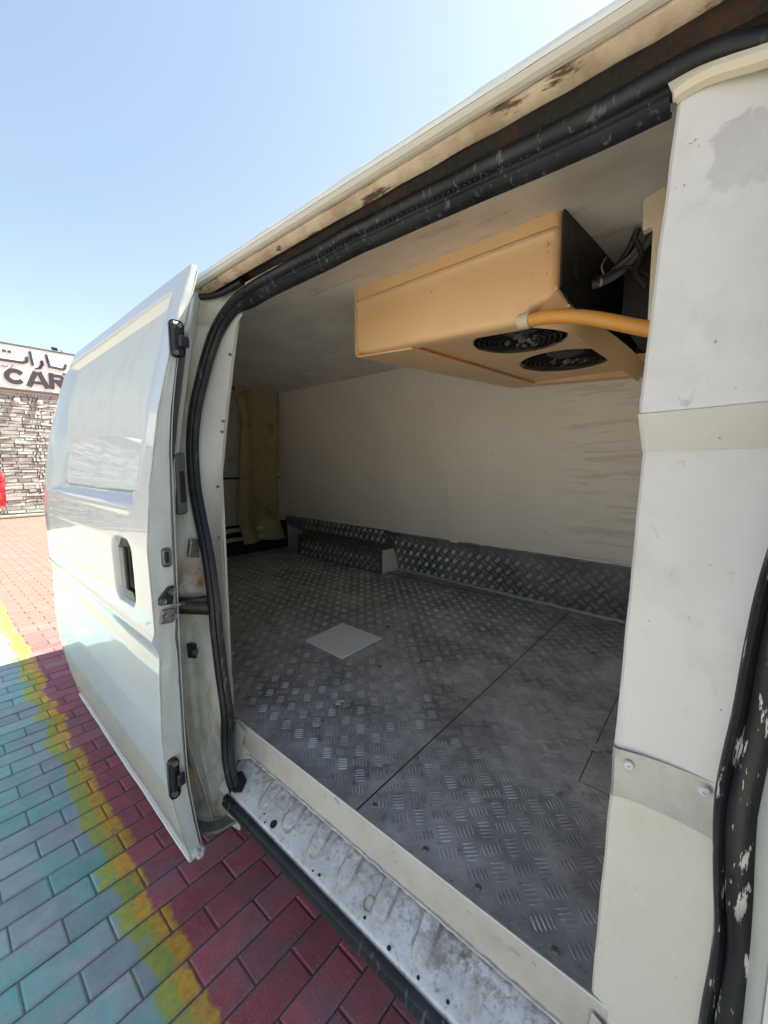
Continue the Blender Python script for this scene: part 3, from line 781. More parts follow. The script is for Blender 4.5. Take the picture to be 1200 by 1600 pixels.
# --- rubber door seal: loop round the opening ------------------------------
loop = [(-.93, .515, .455), (-1.015, .528, .475), (-1.062, .535, .53), (-1.073, .537, .60), (-1.062, .535, .70), (-1.072, .53, .82), (-1.082, .526, .95), (-1.093, .527, 1.05),
        (-1.125, .53, 1.18), (-1.165, .533, 1.28), (-1.198, .537, 1.37), (-1.205, .54, 1.48), (-1.20, .55, 1.58), (-1.185, .57, 1.68), (-1.16, .586, 1.76),
        (-1.12, .600, 1.825), (-1.05, .612, 1.868), (-.95, .617, 1.884), (-.83, .618, 1.886), (-.6, .619, 1.887), (-.38, .620, 1.882), (-.2, .620, 1.875), (-.08, .617, 1.872),
        (-.04, .614, 1.867), (.0, .609, 1.850), (.045, .60, 1.828), (.082, .585, 1.77), (.098, .565, 1.69), (.095, .55, 1.58), (.075, .54, 1.45), (.055, .532, 1.33), (.047, .53, 1.25),
        (.041, .53, 1.16), (.037, .53, 1.07), (.042, .53, .97), (.045, .53, .90), (.042, .53, .80), (.038, .53, .68), (.03, .53, .56), (-.01, .522, .475), (-.08, .515, .452)]
path = catmull(loop, 5)
def sweep(pts, prof, wob=.0, xr=None):
    """profile (across, out) swept along the opening; across = in the side plane away from the opening's centre, out = towards the street"""
    rows = []
    cen = Vector((-.55, .56, 1.2))
    out = Vector((0, -1, 0))
    for i, p in enumerate(pts):
        d = (pts[min(i + 1, len(pts) - 1)] - pts[max(i - 1, 0)]).normalized()
        a = d.cross(out).normalized()
        if a.dot(p - cen) < 0: a = -a
        o = d.cross(a).normalized()
        if o.y > 0: o = -o
        wv = wob * hnoise(p.x * 9, p.z * 9, 3)
        rows.append([p + a * (u + wv) + o * v for u, v in prof])
    return rows
bulb = [(.0125 * math.cos(t) + .005, .012 * math.sin(t) + .005) for t in [2 * math.pi * k / 12 for k in range(12)]]
seal = MB()
seal.rows(sweep(path, bulb, .004), True)
lip = [(-.002, -.008), (-.008, .003), (-.013, .006), (-.0165, .002), (-.018, -.010)]
seal.rows(sweep(path, lip + lip[::-1][0:0], .003))
ld = [(.018, .0), (.022, .004), (.024, -.004), (.020, -.012)]
seal.rows(sweep(path, ld, .002))
ds_ = seal.build('door_seal', M['rubber'], van, smooth=True)
stp = [p for p in path if p.z > 1.82 and p.x < -.068]
srows = sweep(stp, [(-.006, .004), (-.012, .006), (-.017, .001), (-.023, -.006), (-.027, -.013), (-.027, -.022), (-.020, -.024)], .002)
for i, r in enumerate(srows):
    k_ = ss(0, .14, (r[0] - srows[0][0]).length)
    for j in range(1, len(r)): r[j] = r[0].lerp(r[j], .25 + .75 * k_)
MB().rows(srows).build('seal_strip', M['rubber'], ds_, smooth=True, solid=.002)
# serrated gripping edge of the seal
tb = MB()
dense = catmull(path, 4)
acc = 0
for i in range(1, len(dense) - 1):
    acc += (dense[i] - dense[i - 1]).length
    if acc > .0085:
        acc = random.uniform(-.002, .002)
        if hnoise(i * .06, 4, 2) < -.05 or dense[i].x > -.15 or dense[i].z < 1.8: continue
        p = dense[i]; d = (dense[i + 1] - dense[i - 1]).normalized(); a = d.cross(Vector((0, -1, 0))).normalized()
        if a.dot(p - Vector((-.55, .56, 1.2))) < 0: a = -a
        q = p - a * (.0095 + .001 * random.random()) + Vector((0, -.0078, 0))
        tb.obox(q, d * .0022, a * .0014, Vector((0, .0010, 0)))
tt = tb.build('seal_teeth', M['blackplast'], ds_); tt['kind'] = 'stuff'
# outer seal strip hanging from the gutter's rear end
MB().tube(catmull([(-1.20, .553, 1.905), (-1.15, .575, 1.900), (-1.09, .59, 1.898), (-1.0, .60, 1.905)], 5), [.006] + [.009] * 15, 8).build('track_end_seal', M['rubber'], van, smooth=True)

# --- rear door post (jamb) between body edge and seal -----------------------
zs = [.33, .40, .47, .55, .65, .75, .85, .95, 1.05, 1.15, 1.25, 1.35, 1.45, 1.55, 1.65, 1.75, 1.83, 1.88, 1.905]
SZ = [.455, .53, .60, .70, .82, .95, 1.05, 1.18, 1.28, 1.37, 1.48, 1.58, 1.68, 1.76, 1.825, 1.868, 1.884]
SXp = [-1.03, -1.068, -1.078, -1.068, -1.078, -1.088, -1.10, -1.13, -1.17, -1.203, -1.21, -1.205, -1.19, -1.165, -1.13, -1.07, -1.03]
def seal_x(z): return interp(z, SZ, SXp)
rows = []
for k in range(90):
    z = lerp(.34, 1.90, k / 89)
    ex = -1.165 + .02 * interp(z, [.34, .6, 1.2, 1.9], [3.4, 1.0, 0, 0]); ey = yb(z)
    sx = seal_x(z) - .010; sy = interp(z, [.34, .5, 1.3, 1.6, 1.9], [.54, .545, .545, .56, .63])
    r = []
    for j in range(19):
        t = j / 18
        x = lerp(ex, sx, t ** 1.6); y = lerp(ey, sy, t)
        dep = -.030 * math.sin(math.pi * t) ** .8
        if t > .80: dep += .016 * min(1, (t - .80) / .05)
        # lower pocket with a raised moulding
        if z < .98: dep -= .018 * math.exp(-((t - .45) / .22) ** 2) * min(1, (.98 - z) / .05)
        if .60 < z < .95 and .60 < t < .80: dep += .035 * min(1, (z - .60) / .03, (.95 - z) / .06)
        if z > 1.80: dep += .012 * math.sin(z * 130) * .4 + .01 * hnoise(z * 25, t * 4, 2)
        dep += .0025 * hnoise(z * 9, t * 5, 7)
        r.append((x + dep, y, z))
    rows.append(r)
MB().rows(rows).build('door_post', M['jamb'], van, smooth=True, solid=.003)
# bottom of the post, bracket and striker bits
MB().prism([(-1.17, .455, .35), (-1.13, .47, .345), (-1.07, .535, .36), (-1.07, .545, .42), (-1.2, .5, .42)], (0, .0, -.012)).build('post_foot', M['jamb'], van)
t_ = MB().box((-1.200, .468, 1.285), (-1.160, .500, 1.462)); ph = t_.build('post_handle', M['greyplast'], van, bevel=.010)
MB().box((-1.175, .478, 1.32), (-1.157, .493, 1.41)).build('handle_recess', M['black'], ph, bevel=.004)
st_ = MB().lathe((-1.185, .512, 1.185), (.93, -.35, 0), [(0, .022), (.010, .022), (.012, .012), (.022, .010), (.030, .0), (.034, -.02)], 14)
st_.build('striker', M['jamb'], van, smooth=True)
MB().obox((-1.165, .512, 1.183), (.005, .002, 0), (0, .018, -.004), (0, .004, .026)).build('striker_plate', M['steel'], van, bevel=.003)
# middle roller arm
arm = MB().cyl((-1.17, .425, 1.035), (-1.12, .535, 1.010), .024, 16)
arm.cyl((-1.115, .540, 1.04), (-1.115, .540, .975), .012, 12)
arm.obox((-1.14, .48, 1.038), (.018, .045, 0), (.01, -.003, 0), (0, 0, .006))
arm.build('roller_arm', M['dark_iron'], van, smooth=True)
MB().obox((-1.172, .495, .875), (.012, .006, 0), (0, .010, 0), (0, 0, .022)).lathe((-1.16, .492, .88), (1, -.3, 0), [(0, .02), (.009, .02), (.009, 0)], 10).build('post_clip', M['blackplast'], van, smooth=True)
# lower roller arm
pts = catmull([(-1.20, .44, .352), (-1.13, .455, .350), (-1.08, .49, .352), (-1.055, .545, .362), (-1.03, .60, .37)], 6)
la = MB()
rows = []
for i, p in enumerate(pts):
    d = (pts[min(i + 1, len(pts) - 1)] - pts[max(i - 1, 0)]).normalized(); s_ = Vector((d.y, -d.x, 0))
    rows.append([p + s_ * .022 + Vector((0, 0, -.003)), p + s_ * .020 + Vector((0, 0, .004)), p - s_ * .014 + Vector((0, 0, .006)), p - s_ * .018 + Vector((0, 0, .000))])
la.rows(rows, True).build('lower_arm', M['arm'], van, smooth=True)

# --- sliding door ------------------------------------------------------------
DX0, DX1 = -2.405, -1.05
def rrect(x, z, x0, x1, z0, z1, r):
    cx, cz = (x0 + x1) / 2, (z0 + z1) / 2
    dx = abs(x - cx) - (x1 - x0) / 2 + r; dz = abs(z - cz) - (z1 - z0) / 2 + r
    return math.hypot(max(dx, 0), max(dz, 0)) + min(max(dx, dz), 0) - r
def ss(a, b, t):
    t = max(0, min(1, (t - a) / (b - a))); return t * t * (3 - 2 * t)
def front_edge_x(z):   # slightly ragged front edge with the crease notch
    return DX1 + .0025 * hnoise(z * 25, 1, 1) - .006 * math.exp(-((z - .975) / .03) ** 2)
def skin(x, z):
    y = yp(z)
    u = (x - DX1) / (DX0 - DX1)
    y += .022 * u
    y += .006 * ss(.86, 1.0, u) ** 2
    # body crease: soft shoulder rising toward the front
    zc = .985
    y += -.006 * math.exp(-((z - zc) / .012) ** 2) + .010 * ss(.0, .05, zc - z) * ss(.45, 0, zc - z)
    # recessed window panel; slope width differs per side
    if z > 1.25:
        wx0, wx1, wz0, wz1 = -2.36, -1.125 - .03 * (z < 1.36), 1.312, 1.882
        d = -rrect(x, z, wx0, wx1, wz0, wz1, .06)
        if d > -.02:
            dl = (x - wx0) / .20; dr = (wx1 - x) / .05; dt = (wz1 - z) / .052; db = (z - wz0) / .036
            t = min(dl, dr, dt, db)
            y += .044 * (.5 * ss(.0, .95, t) + .5 * max(0, min(1, (t - .03) / .9))) - .003 * ss(-.02, 0, d) * (1 - ss(0, .02, d))
            # inner pane line
            y += .0035 * ss(1.0, 1.10, t)
    # handle cup
    d = -rrect(x, z, -1.345, -1.165, 1.035, 1.232, .05)
    y += .026 * ss(0, .022, d)
    # dents
    y += .0014 * hnoise(x * 2.6, z * 3.1, 4) + .0005 * hnoise(x * 7, z * 6, 9)
    return y
xsn = 220; zsn = 230
rows = []
for i in range(xsn + 1):
    t = i / xsn
    r = []
    for k in range(zsn + 1):
        z = lerp(.332, 1.925, k / zsn)
        zr = z
        xr = DX0 + interp(z, [.33, .45, .72, .96, 1.2, 1.5, 1.72, 1.85, 1.925], [.11, .04, .02, 0, .0, -.0, .0, .05, .16])
        x = lerp(front_edge_x(z), xr, t)
        zz = z - .0 * t
        r.append((x, skin(x, z), zz))
    rows.append(r)
sdoor = MB().rows(rows).build('sliding_door', M['door_skin'], van, smooth=True, label='open sliding door with blanked recessed window and creased panel')
for p in sdoor.data.polygons: pass
# front edge face, folded round from the skin
rows = []
for k in range(100):
    z = lerp(.332, 1.925, k / 99)
    a = skin(front_edge_x(z), z); b_ = max(yi(z), a + .012)
    r = []
    for j in range(9):
        t = j / 8
        bump_ = .0
        for zc in (1.25, .90):
            bump_ += .004 * math.exp(-((z - zc - t * .02) / .008) ** 2)
        r.append((front_edge_x(z) + .0005 + bump_ * math.sin(math.pi * t) + .0015 * hnoise(z * 10, t * 3, 5) - (.010 if j == 8 else 0), lerp(a - .0004, b_, t), z))
    rows.append(r)
MB().rows(rows).build('door_edge', M['edge'], sdoor, smooth=True, solid=.002)
# inside face and rear/top/bottom closures
rows = []
for i in range(13):
    x = lerp(DX1 - .008, DX0 + .16, i / 12)
    rows.append([(x, max(yi(lerp(.34, 1.92, k / 24)), yp(lerp(.34, 1.92, k / 24)) + .018) + .022 * i / 12 + .004, lerp(.34, 1.92, k / 24)) for k in range(25)])
MB().rows(rows).build('inner_panel', M['edge'], sdoor, smooth=True, solid=.003)
# bead along the bottom hem, and hem seam on the front edge
MB().tube([(x, skin(x, .335) + .001, .331 + .004 * hnoise(x * 8, 0, 0)) for x in [lerp(DX1, DX0 + .12, k / 30) for k in range(31)]], .0062, 8).build('bottom_hem', M['flange'], sdoor, smooth=True)
MB().tube([(front_edge_x(z) + .001, skin(front_edge_x(z), z) + .002, z) for z in [lerp(.335, 1.922, k / 110) for k in range(111)]], .0022, 6).build('edge_seam', M['sealant'], sdoor, smooth=True)
# blanked window: glossy painted panel lying in the recess
rows = []
for i in range(61):
    x = lerp(-2.155, -1.178, i / 60)
    r = []
    for k in range(41):
        z = lerp(1.350, 1.828, k / 40)
        cxx = max(-2.125, min(-1.208, x)); czz = max(1.38, min(1.798, z))
        dx_, dz_ = x - cxx, z - czz
        if abs(dx_) > 0 and abs(dz_) > 0:       # round the corners
            L = math.hypot(dx_, dz_); f_ = .03 * max(abs(dx_), abs(dz_)) / .03 / L
            x_, z_ = cxx + dx_ * f_, czz + dz_ * f_
        else: x_, z_ = x, z
        u = (x_ - DX1) / (DX0 - DX1)
        r.append((x_, yp(z_) + .022 * u + .0425 - .002 * math.sin(math.pi * i / 60), z_))
    rows.append(r)
MB().rows(rows).build('window_panel', M['winpanel'], sdoor, smooth=True, solid=.002)
MB().tube([(x_, yp(z_) + .022 * (x_ - DX1) / (DX0 - DX1) + .043, z_) for x_, z_ in [(-2.14, 1.352), (-1.19, 1.352), (-1.18, 1.36), (-1.18, 1.82), (-1.19, 1.828), (-2.14, 1.828), (-2.155, 1.82), (-2.155, 1.36), (-2.14, 1.352)]], .0028, 6).build('panel_sealant', M['sealant'], sdoor, smooth=True)
# pointed top corner trim
# outer handle
hz0, hz1 = 1.045, 1.222
def hx(z): return lerp(-1.292, -1.205, (z - hz0) / (hz1 - hz0))
cup = MB().prism([(-1.318, .352 + .020, 1.05), (-1.19, .350 + .020, 1.05), (-1.175, .348 + .020, 1.08), (-1.175, .347 + .020, 1.20), (-1.20, .347 + .02, 1.225), (-1.30, .347 + .02, 1.225), (-1.335, .348 + .02, 1.19), (-1.335, .35 + .02, 1.07)], (0, .003, 0))
hd = cup.build('door_handle', M['black'], sdoor)
MB().prism([(-1.270, .350, 1.085), (-1.225, .349, 1.085), (-1.225, .347, 1.205), (-1.270, .347, 1.205)], (0, .012, 0)).build('handle_grip', M['blackplast'], sdoor, bevel=.004)
MB().prism([(-1.29, .362, 1.05), (-1.2, .362, 1.05), (-1.21, .358, 1.08), (-1.29, .358, 1.08)], (0, .006, 0)).build('lock_cover', M['blackplast'], sdoor, bevel=.002)
# hardware on the edge face
def on_edge(name, mat, y0, y1, z0, z1, th, bev=.004, skew=0):
    return MB().prism([(DX1 + .003, y0 + skew, z0), (DX1 + .003, y1, z0), (DX1 + .003, y1, z1), (DX1 + .003, y0, z1)], (th, 0, 0)).build(name, mat, sdoor, bevel=bev)
def bolt(y, z, r=.006, x=DX1 + .012):
    MB().lathe((x, y, z), (1, 0, 0), [(0, .005), (r * .45, .005), (r * .5, .003), (r, .004), (r * 1.1, .0), (r * 1.1, -.004)], 12).build('bolt', M['steel'], sdoor, smooth=True)
on_edge('upper_latch', M['blackplast'], .424, .459, 1.688, 1.775, .012, .010)
MB().box((DX1 + .014, .440, 1.712), (DX1 + .026, .466, 1.740)).build('latch_catch', M['blackplast'], sdoor, bevel=.005)
bolt(.447, 1.764); bolt(.436, 1.698)
on_edge('lock_opening', M['steel'], .377, .399, 1.172, 1.220, .004, .007)
MB().box((DX1 + .005, .383, 1.182), (DX1 + .009, .393, 1.210)).build('lock_slot', M['black'], sdoor, bevel=.003)
MB().prism([(DX1 + .003, .362, 1.078), (DX1 + .003, .396, 1.074), (DX1 + .003, .402, 1.122), (DX1 + .003, .386, 1.122), (DX1 + .003, .362, 1.096)], (.009, 0, 0)).build('latch_plate', M['blackplast'], sdoor, bevel=.004)
bolt(.372, 1.088, .0075); bolt(.394, 1.108, .0075)
MB().prism([(DX1 + .003, .360, 1.030), (DX1 + .003, .392, 1.026), (DX1 + .003, .404, 1.040), (DX1 + .003, .400, 1.064), (DX1 + .003, .368, 1.066)], (.010, 0, 0)).build('latch_plate', M['steel'], sdoor, bevel=.005)
bolt(.394, 1.044, .0075); bolt(.372, 1.05, .006)
MB().tube([(DX1 + .01, .392, 1.07), (DX1 + .02, .408, 1.073), (DX1 + .005, .425, 1.068)], .004, 6).build('latch_rod', M['steel'], sdoor)
on_edge('lower_latch', M['blackplast'], .358, .385, .552, .664, .011, .011)
MB().box((DX1 + .014, .376, .585), (DX1 + .026, .396, .620)).build('latch_catch', M['blackplast'], sdoor, bevel=.006)
bolt(.375, .65, .0075); bolt(.370, .566, .0075)
# muddy roller foot at the bottom corner
fb = MB()
for k in range(16):
    a = Vector((random.uniform(-1, 1), random.uniform(-1, 1), random.uniform(-1, 1))).normalized()
    fb.lathe((DX1 + .004 + a.x * .010, .425 + a.y * .012, .345 + a.z * .010), (a.x, a.y, a.z), [(0, .009), (.006, .006), (.009, 0), (.006, -.006), (0, -.009)], 7)
fb.build('roller_foot', M['dark_iron'] if False else M['jamb'], sdoor)

# --- step well ------------------------------------------------------------
SX0, SX1 = -1.075, .03
rows = []
nxs, nys = 330, 34
rib_shade = []
ribs = [-.90 + .105 * k for k in range(9)]
for i in range(nxs + 1):
    x = lerp(SX0, SX1, i / nxs); r = []
    for k in range(nys + 1):
        t = k / nys
        y = lerp(.507, .640, t)
        z = lerp(.478, .540, t ** .9)
        if t < .06: z -= .014 * (1 - t / .06)
        for xc in ribs:
            d = rrect(x - (t - .5) * .0, t, xc - .022, xc + .022, .30, 1.2, .02)
            z += .0075 * ss(.004, -.003, rrect(x + (y - .57) * .12, y, xc - .019, xc + .019, .536, .75, .016)) * (.35 if x > -.35 else 1)
        z += .0016 * hnoise(x * 16, y * 20, 3) + .0012 * hnoise(x * 45, y * 45, 5)
        dd_ = min(abs(rrect(x + (y - .57) * .12, y, xc - .020, xc + .020, .535, .75, .016)) for xc in ribs)
        rib_shade.append((.35 if x > -.35 else 1) * math.exp(-(dd_ / .0028) ** 2) * (.55 + .9 * max(0, hnoise(x * 30, y * 30, 8) + .3)))  # dark rib outlines painted in, as shading alone leaves the ribs unseen
        r.append((x, y, z))
    rows.append(r)
step = MB().rows(rows).build('step_plate', M['step'], van, smooth=True)
at_ = step.data.attributes.new('darkening', 'FLOAT', 'POINT')
at_.data.foreach_set('value', rib_shade)
def sz(y): return lerp(.478, .540, max(0, (y - .507) / .133) ** .9)
for (x, y, rr) in ((-.83, .529, .0095), (-.856, .520, .0022), (-.50, .526, .003), (-.43, .520, .004), (-.36, .520, .003), (-.64, .523, .003), (-.30, .525, .003), (-.875, .530, .002), (-.66, .520, .002), (-.24, .521, .004)):
    z = sz(y) + .0012
    n_ = Vector((0, -.42, .9)).normalized()
    MB().lathe((x, y, z), n_, [(0, .0006), (rr * .95, .0006), (rr, .0010), (rr * 1.04, -.001)], 16).build('dark_hole_disc', M['black'], step, smooth=True)  # black disc laid on the plate stands in for a hole's shade
MB().prism([(-1.055, .520, .486), (-1.01, .516, .486), (-.985, .528, .494), (-1.00, .553, .506), (-1.035, .560, .510), (-1.06, .545, .503)], (0, 0, .0025)).build('dark_corner_patch', M['black'], step)  # black plate on the step paints in the darkness of a hole
ring = MB().lathe((-.505, .545, sz(.545) + .002), (0, -.42, .9), [(.011, 0), (.013, .002), (.015, 0)], 18).build('plug_ring', M['jamb'], step, smooth=True)
# outside of the sill: rubber strip and painted sill below
rows = []
for i in range(81):
    x = lerp(-1.03, .02, i / 80); wv = .002 * hnoise(x * 6, 1, 1)
    rows.append([(x, .511 + wv, .474), (x, .506 + wv, .479), (x, .499 + wv, .477), (x, .4935 + wv, .470), (x, .494 + wv, .464), (x, .490 + wv, .461), (x, .4895 + wv, .453), (x, .493 + wv, .448), (x, .503, .446)])
MB().rows(rows).build('sill_seal', M['rubber'], van, smooth=True, solid=.002)
MB().prism([(-1.05, .57, .33), (-1.05, .53, .43), (-1.05, .64, .53), (-1.05, .66, .33)], (1.10, 0, 0)).build('sill', M['track'], van)
# riser (floor edge) and its sealant line
rows = []
for i in range(121):
    x = lerp(-1.118, -.05, i / 120)
    rows.append([(x, .601, .6225), (x, .5965, .6225), (x, .5955, .619), (x, .5960 + .001 * hnoise(x * 8, 0, 2), .58), (x, .594, .541 + .002 * hnoise(x * 20, 3, 2)), (x, .590, .538)])
MB().rows(rows).build('floor_edge', M['sill_riser'], van, smooth=True, solid=.002)
MB().tube([(x, .5915 + .002 * hnoise(x * 30, 1, 0), .5375 + .002 * hnoise(x * 37, 5, 0)) for x in [lerp(-1.06, -.06, k / 160) for k in range(161)]],
          [.0032 + .0022 * hnoise(k * .5, 3, 3) for k in range(161)], 6).build('sealant_bead', M['sealant'], van, smooth=True)
MB().tube([(x, .5975 + .0006 * hnoise(x * 30, 2, 0), .6225) for x in [lerp(-1.118, -.05, k / 120) for k in range(121)]],
          [.0018 + .0008 * hnoise(k * .7, 5, 3) for k in range(121)], 6).build('sealant_bead', M['flange'], van, smooth=True)
for x in (-.93, -.70, -.48, -.30, -.18):
    MB().lathe((x, .5955, .60), (0, -1, 0), [(0, .002), (.0025, .002), (.003, .0015), (.004, 0)], 10).build('rivet', M['sill_riser'], van, smooth=True)
# cream end box at the rear of the step
MB().box((-1.20, .600, .50), (-1.122, .610, .612)).build('sill_end_box', M['cream_panel'], van, bevel=.004)
MB().prism([(-1.125, .560, .498), (-1.018, .599, .541), (-1.03, .62, .55), (-1.125, .62, .62)], (0, .004, 0)).build('sill_end_plate', M['cream_panel'], van)
MB().prism([(-1.122, .547, .47), (-1.075, .547, .47), (-1.075, .597, .60), (-1.122, .597, .62)], (-.004, .003, 0)).build('step_end_plate', M['cream_panel'], van)

# --- interior shell ---------------------------------------------------------
# white lining edge inside the rear part of the seal
FZ = [.62, .70, .85, 1.15, 1.36, 1.47, 1.59, 1.75, 1.845, 1.875]
FX = [-1.205, -1.205, -1.222, -1.228, -1.216, -1.19, -1.155, -1.105, -1.068, -1.05]
rows = []
for k in range(80):
    z = lerp(.60, 1.878, k / 79)
    x1 = interp(z, FZ, FX) + .0025 * hnoise(z * 14, 3, 1); x0 = seal_x(z) - .012
    x0 = min(x0, x1 + .16)
    yo = interp(z, [.5, 1.3, 1.6, 1.9], [.548, .552, .572, .628])
    r = []
    for j in range(7):
        t = j / 6
        r.append((lerp(x0, x1, t), lerp(yo, max(.622, yo + .012), t) + .002 * hnoise(z * 6, t * 3, 9), z))
    r.append((x1 - .004, .632, z)); rows.append(r)
lf = MB().rows(rows).build('lining_edge', M['flange'], van, smooth=True, solid=.002)
for z in (1.735, 1.555, 1.525, 1.36, 1.20):
    x1 = interp(z, FZ, FX)
    MB().lathe((x1 + .030, .600, z), (.5, -.85, 0), [(0, .003), (.002, .003), (.004, .001), (.0045, -.004)], 10).build('rivet', M['steel'], lf, smooth=True)

# near side lining behind the opening, and forward of it
MB().rows([[(x, .64 + .20 * ss(-1.8, -3.2, x) + (.03 if z > 1.8 else 0), z) for z in (.60, 1.0, 1.5, 1.9, 1.99)] for x in (-3.28, -3.0, -2.7, -2.4, -2.1, -1.8, -1.5, -1.24)]).build('near_side_lining', M['lining'], van, solid=.008)
# ceiling: curved down at the near edge
rows = []
for i in range(50):
    x = lerp(-3.2, .12, i / 49)
    r = []
    for (y, z) in ((.634, 1.8795), (.65, 1.886), (.675, 1.895), (.70, 1.908), (.78, 1.94), (.87, 1.975), (.97, 2.0), (1.2, 2.005), (1.5, 2.005), (1.93, 2.003)):
        r.append((x, max(y, .645 + .20 * ss(-1.8, -3.2, x)) if x < -1.8 else y, z + .003 * hnoise(x * 2, y * 3, 4)))
    rows.append(r)
MB().rows(rows).build('ceiling_lining', M['ceil'], van, smooth=True, solid=.006)
# far wall: two sheets with a cover strip
def wy(x, z):
    yb_ = lerp(2.285, 2.505, (x - 0) / -3.3); return lerp(yb_, 1.905, (z - .62) / 1.39)
def wall_sheet(name, x0, x1, z0, z1, mat, off=0., nx=30, nz=14, solid=.006, lab=None):
    rows = []
    for i in range(nx + 1):
        x = lerp(x0, x1, i / nx)
        rows.append([(x, wy(x, lerp(z0, z1, k / nz)) - off + .003 * hnoise(x * 3, k * .4, 6), lerp(z0, z1, k / nz)) for k in range(nz + 1)])
    return MB().rows(rows).build(name, mat, van, smooth=True, solid=solid, label=lab)
wall_sheet('wall_panel', -3.34, -1.318, .90, 2.0, M['lining'])
wall_sheet('wall_panel', -1.312, .12, .90, 2.0, M['lining'])
wall_sheet('cover_strip', -1.345, -1.285, .93, 2.0, M['lining'], off=.009, nx=3)
for xx in (-1.345, -1.285):
    MB().tube([(xx + .003 * hnoise(z * 9, xx, 1), wy(xx, z) - .011, z) for z in [lerp(.945, 1.995, k / 60) for k in range(61)]],
              [.0035 + .0025 * hnoise(k * .6, xx * 9, 3) for k in range(61)], 5).build('sealant_bead', M['lining'], van, smooth=True)
# smeared sealant at the right end of the wall
sm = MB(); random.seed(11)
for k in range(70):
    z = random.uniform(.96, 1.62); x = random.uniform(-.56, -.40) if k % 3 else random.uniform(-.66, -.5)
    L = random.uniform(.03, .26) * (1 if k % 3 else .25); h = random.uniform(.0016, .0055)
    pts = [(x + L * t / 6, wy(x, z) - .0008 - .001 * math.sin(math.pi * t / 6), z + .006 * hnoise(k, t * .7, 1)) for t in range(7)]
    sm.tube(pts, [h * (.3 + .7 * math.sin(math.pi * (t + .6) / 7.2)) for t in range(7)], 5)
so2 = sm.build('sealant_smears', M['smear'], van, smooth=True); so2['kind'] = 'stuff'

random.seed(5)
for k in range(16):     # lining rivets and plugged screw holes
    x = random.uniform(-1.6, -.15); y = random.uniform(.72, 1.7)
    zc_ = interp(y, [.70, .78, .87, .97], [1.908, 1.94, 1.975, 2.0])
    if -1.0 < x < -.3 and y > .95: continue
    MB().lathe((x, y, zc_ - .001), (0, -.2, -1), [(0, .0015), (.0028, .001), (.0038, -.002)], 10).build('rivet', M['dark_iron'] if k % 3 else M['steel'], van, smooth=True)
for k in range(9):
    z = lerp(.98, 1.9, k / 8)
    MB().lathe((-1.315, wy(-1.315, z) - .009, z), (0, -1, .3), [(0, .0025), (.003, .002), (.0042, -.001)], 10).build('rivet', M['steel'], van, smooth=True)
# tread pattern: five raised bars per block, blocks turned alternately
def bars(mb, tf, x0, x1, y0, y1, pitch=(.064, .0675), off=(-.313, .719), h=.0016, keep=None, L=.031, gap=.0088, wv=.0026):
    i0 = int((x0 - off[0]) / pitch[0]) - 2; i1 = int((x1 - off[0]) / pitch[0]) + 2
    j0 = int((y0 - off[1]) / pitch[1]) - 2; j1 = int((y1 - off[1]) / pitch[1]) + 2
    s2 = math.sqrt(.5)
    mb.m1 = (len(mb.f), M['bar'])
    for i in range(i0, i1 + 1):
        for j in range(j0, j1 + 1):
            for q in (0, 1):
                cx = off[0] + (i + .5 * q) * pitch[0]; cy = off[1] + (j + .5 * q) * pitch[1]
                if not (x0 + .018 < cx < x1 - .018 and y0 + .018 < cy < y1 - .018): continue
                if keep and not keep(cx, cy): continue
                d = (-s2, s2) if q == 0 else (s2, s2); n = (-d[1], d[0])
                for b in range(5):
                    o = (b - 2) * gap
                    bx = cx + n[0] * o; by = cy + n[1] * o; e = L / 2 * (1 - .10 * abs(b - 2) / 2)
                    pts = []
                    for (u, v, z) in ((-e, 0, 0), (-e * .55, wv, 0), (e * .55, wv, 0), (e, 0, 0), (e * .55, -wv, 0), (-e * .55, -wv, 0), (-e * .6, 0, h), (e * .6, 0, h)):
                        pts.append(tf(bx + d[0] * u + n[0] * v, by + d[1] * u + n[1] * v, z))
                    mb.add(pts, [(0, 5, 6), (0, 6, 1), (1, 6, 7, 2), (5, 4, 7, 6), (2, 7, 3), (4, 3, 7)])
def floor_z(x, y): return .620 + .0016 * hnoise(x * 2.4, y * 2.4, 2) + .0008 * hnoise(x * 8, y * 8, 5)
def floor_panel(x0, x1, y0, y1, lab, cut=None):
    mb = MB()
    def ok(x, y):
        if x < -1.85 and y < .62 + .20 * ss(-1.8, -3.2, x): return False
        return not (cut and x > cut[0] and y > cut[1])
    nx = max(2, int((x1 - x0) / .05)); ny = max(2, int((y1 - y0) / .05))
    xs = [lerp(x0, x1, i / nx) for i in range(nx + 1)]; ys = [lerp(y0, y1, k / ny) for k in range(ny + 1)]
    if cut:
        xs[min(range(len(xs)), key=lambda i: abs(xs[i] - cut[0]))] = cut[0]; ys[min(range(len(ys)), key=lambda i: abs(ys[i] - cut[1]))] = cut[1]
    idx = {}
    vs = []; fs = []
    for i, x in enumerate(xs):
        for k, y in enumerate(ys):
            idx[i, k] = len(vs); vs.append((x, y, floor_z(x, y)))
    for i in range(nx):
        for k in range(ny):
            if ok((xs[i] + xs[i + 1]) / 2, (ys[k] + ys[k + 1]) / 2):
                fs.append((idx[i, k], idx[i + 1, k], idx[i + 1, k + 1], idx[i, k + 1]))
    mb.add(vs, fs)
    bars(mb, lambda x, y, z: (x, y, floor_z(x, y) + z), x0, x1, y0, y1, keep=lambda x, y: ok(x - .0, y) and ok(x + .02, y + .02))
    mb.open = True
    return mb.build('floor_panel', M['plate'], van, label=lab)
floor_panel(-3.34, -.5995, .600, 2.52, 'rear chequer plate floor sheet')
floor_panel(-.5955, -.0, .600, 2.40, 'front chequer plate floor sheet beside the pillar', cut=(-.226, 1.035))
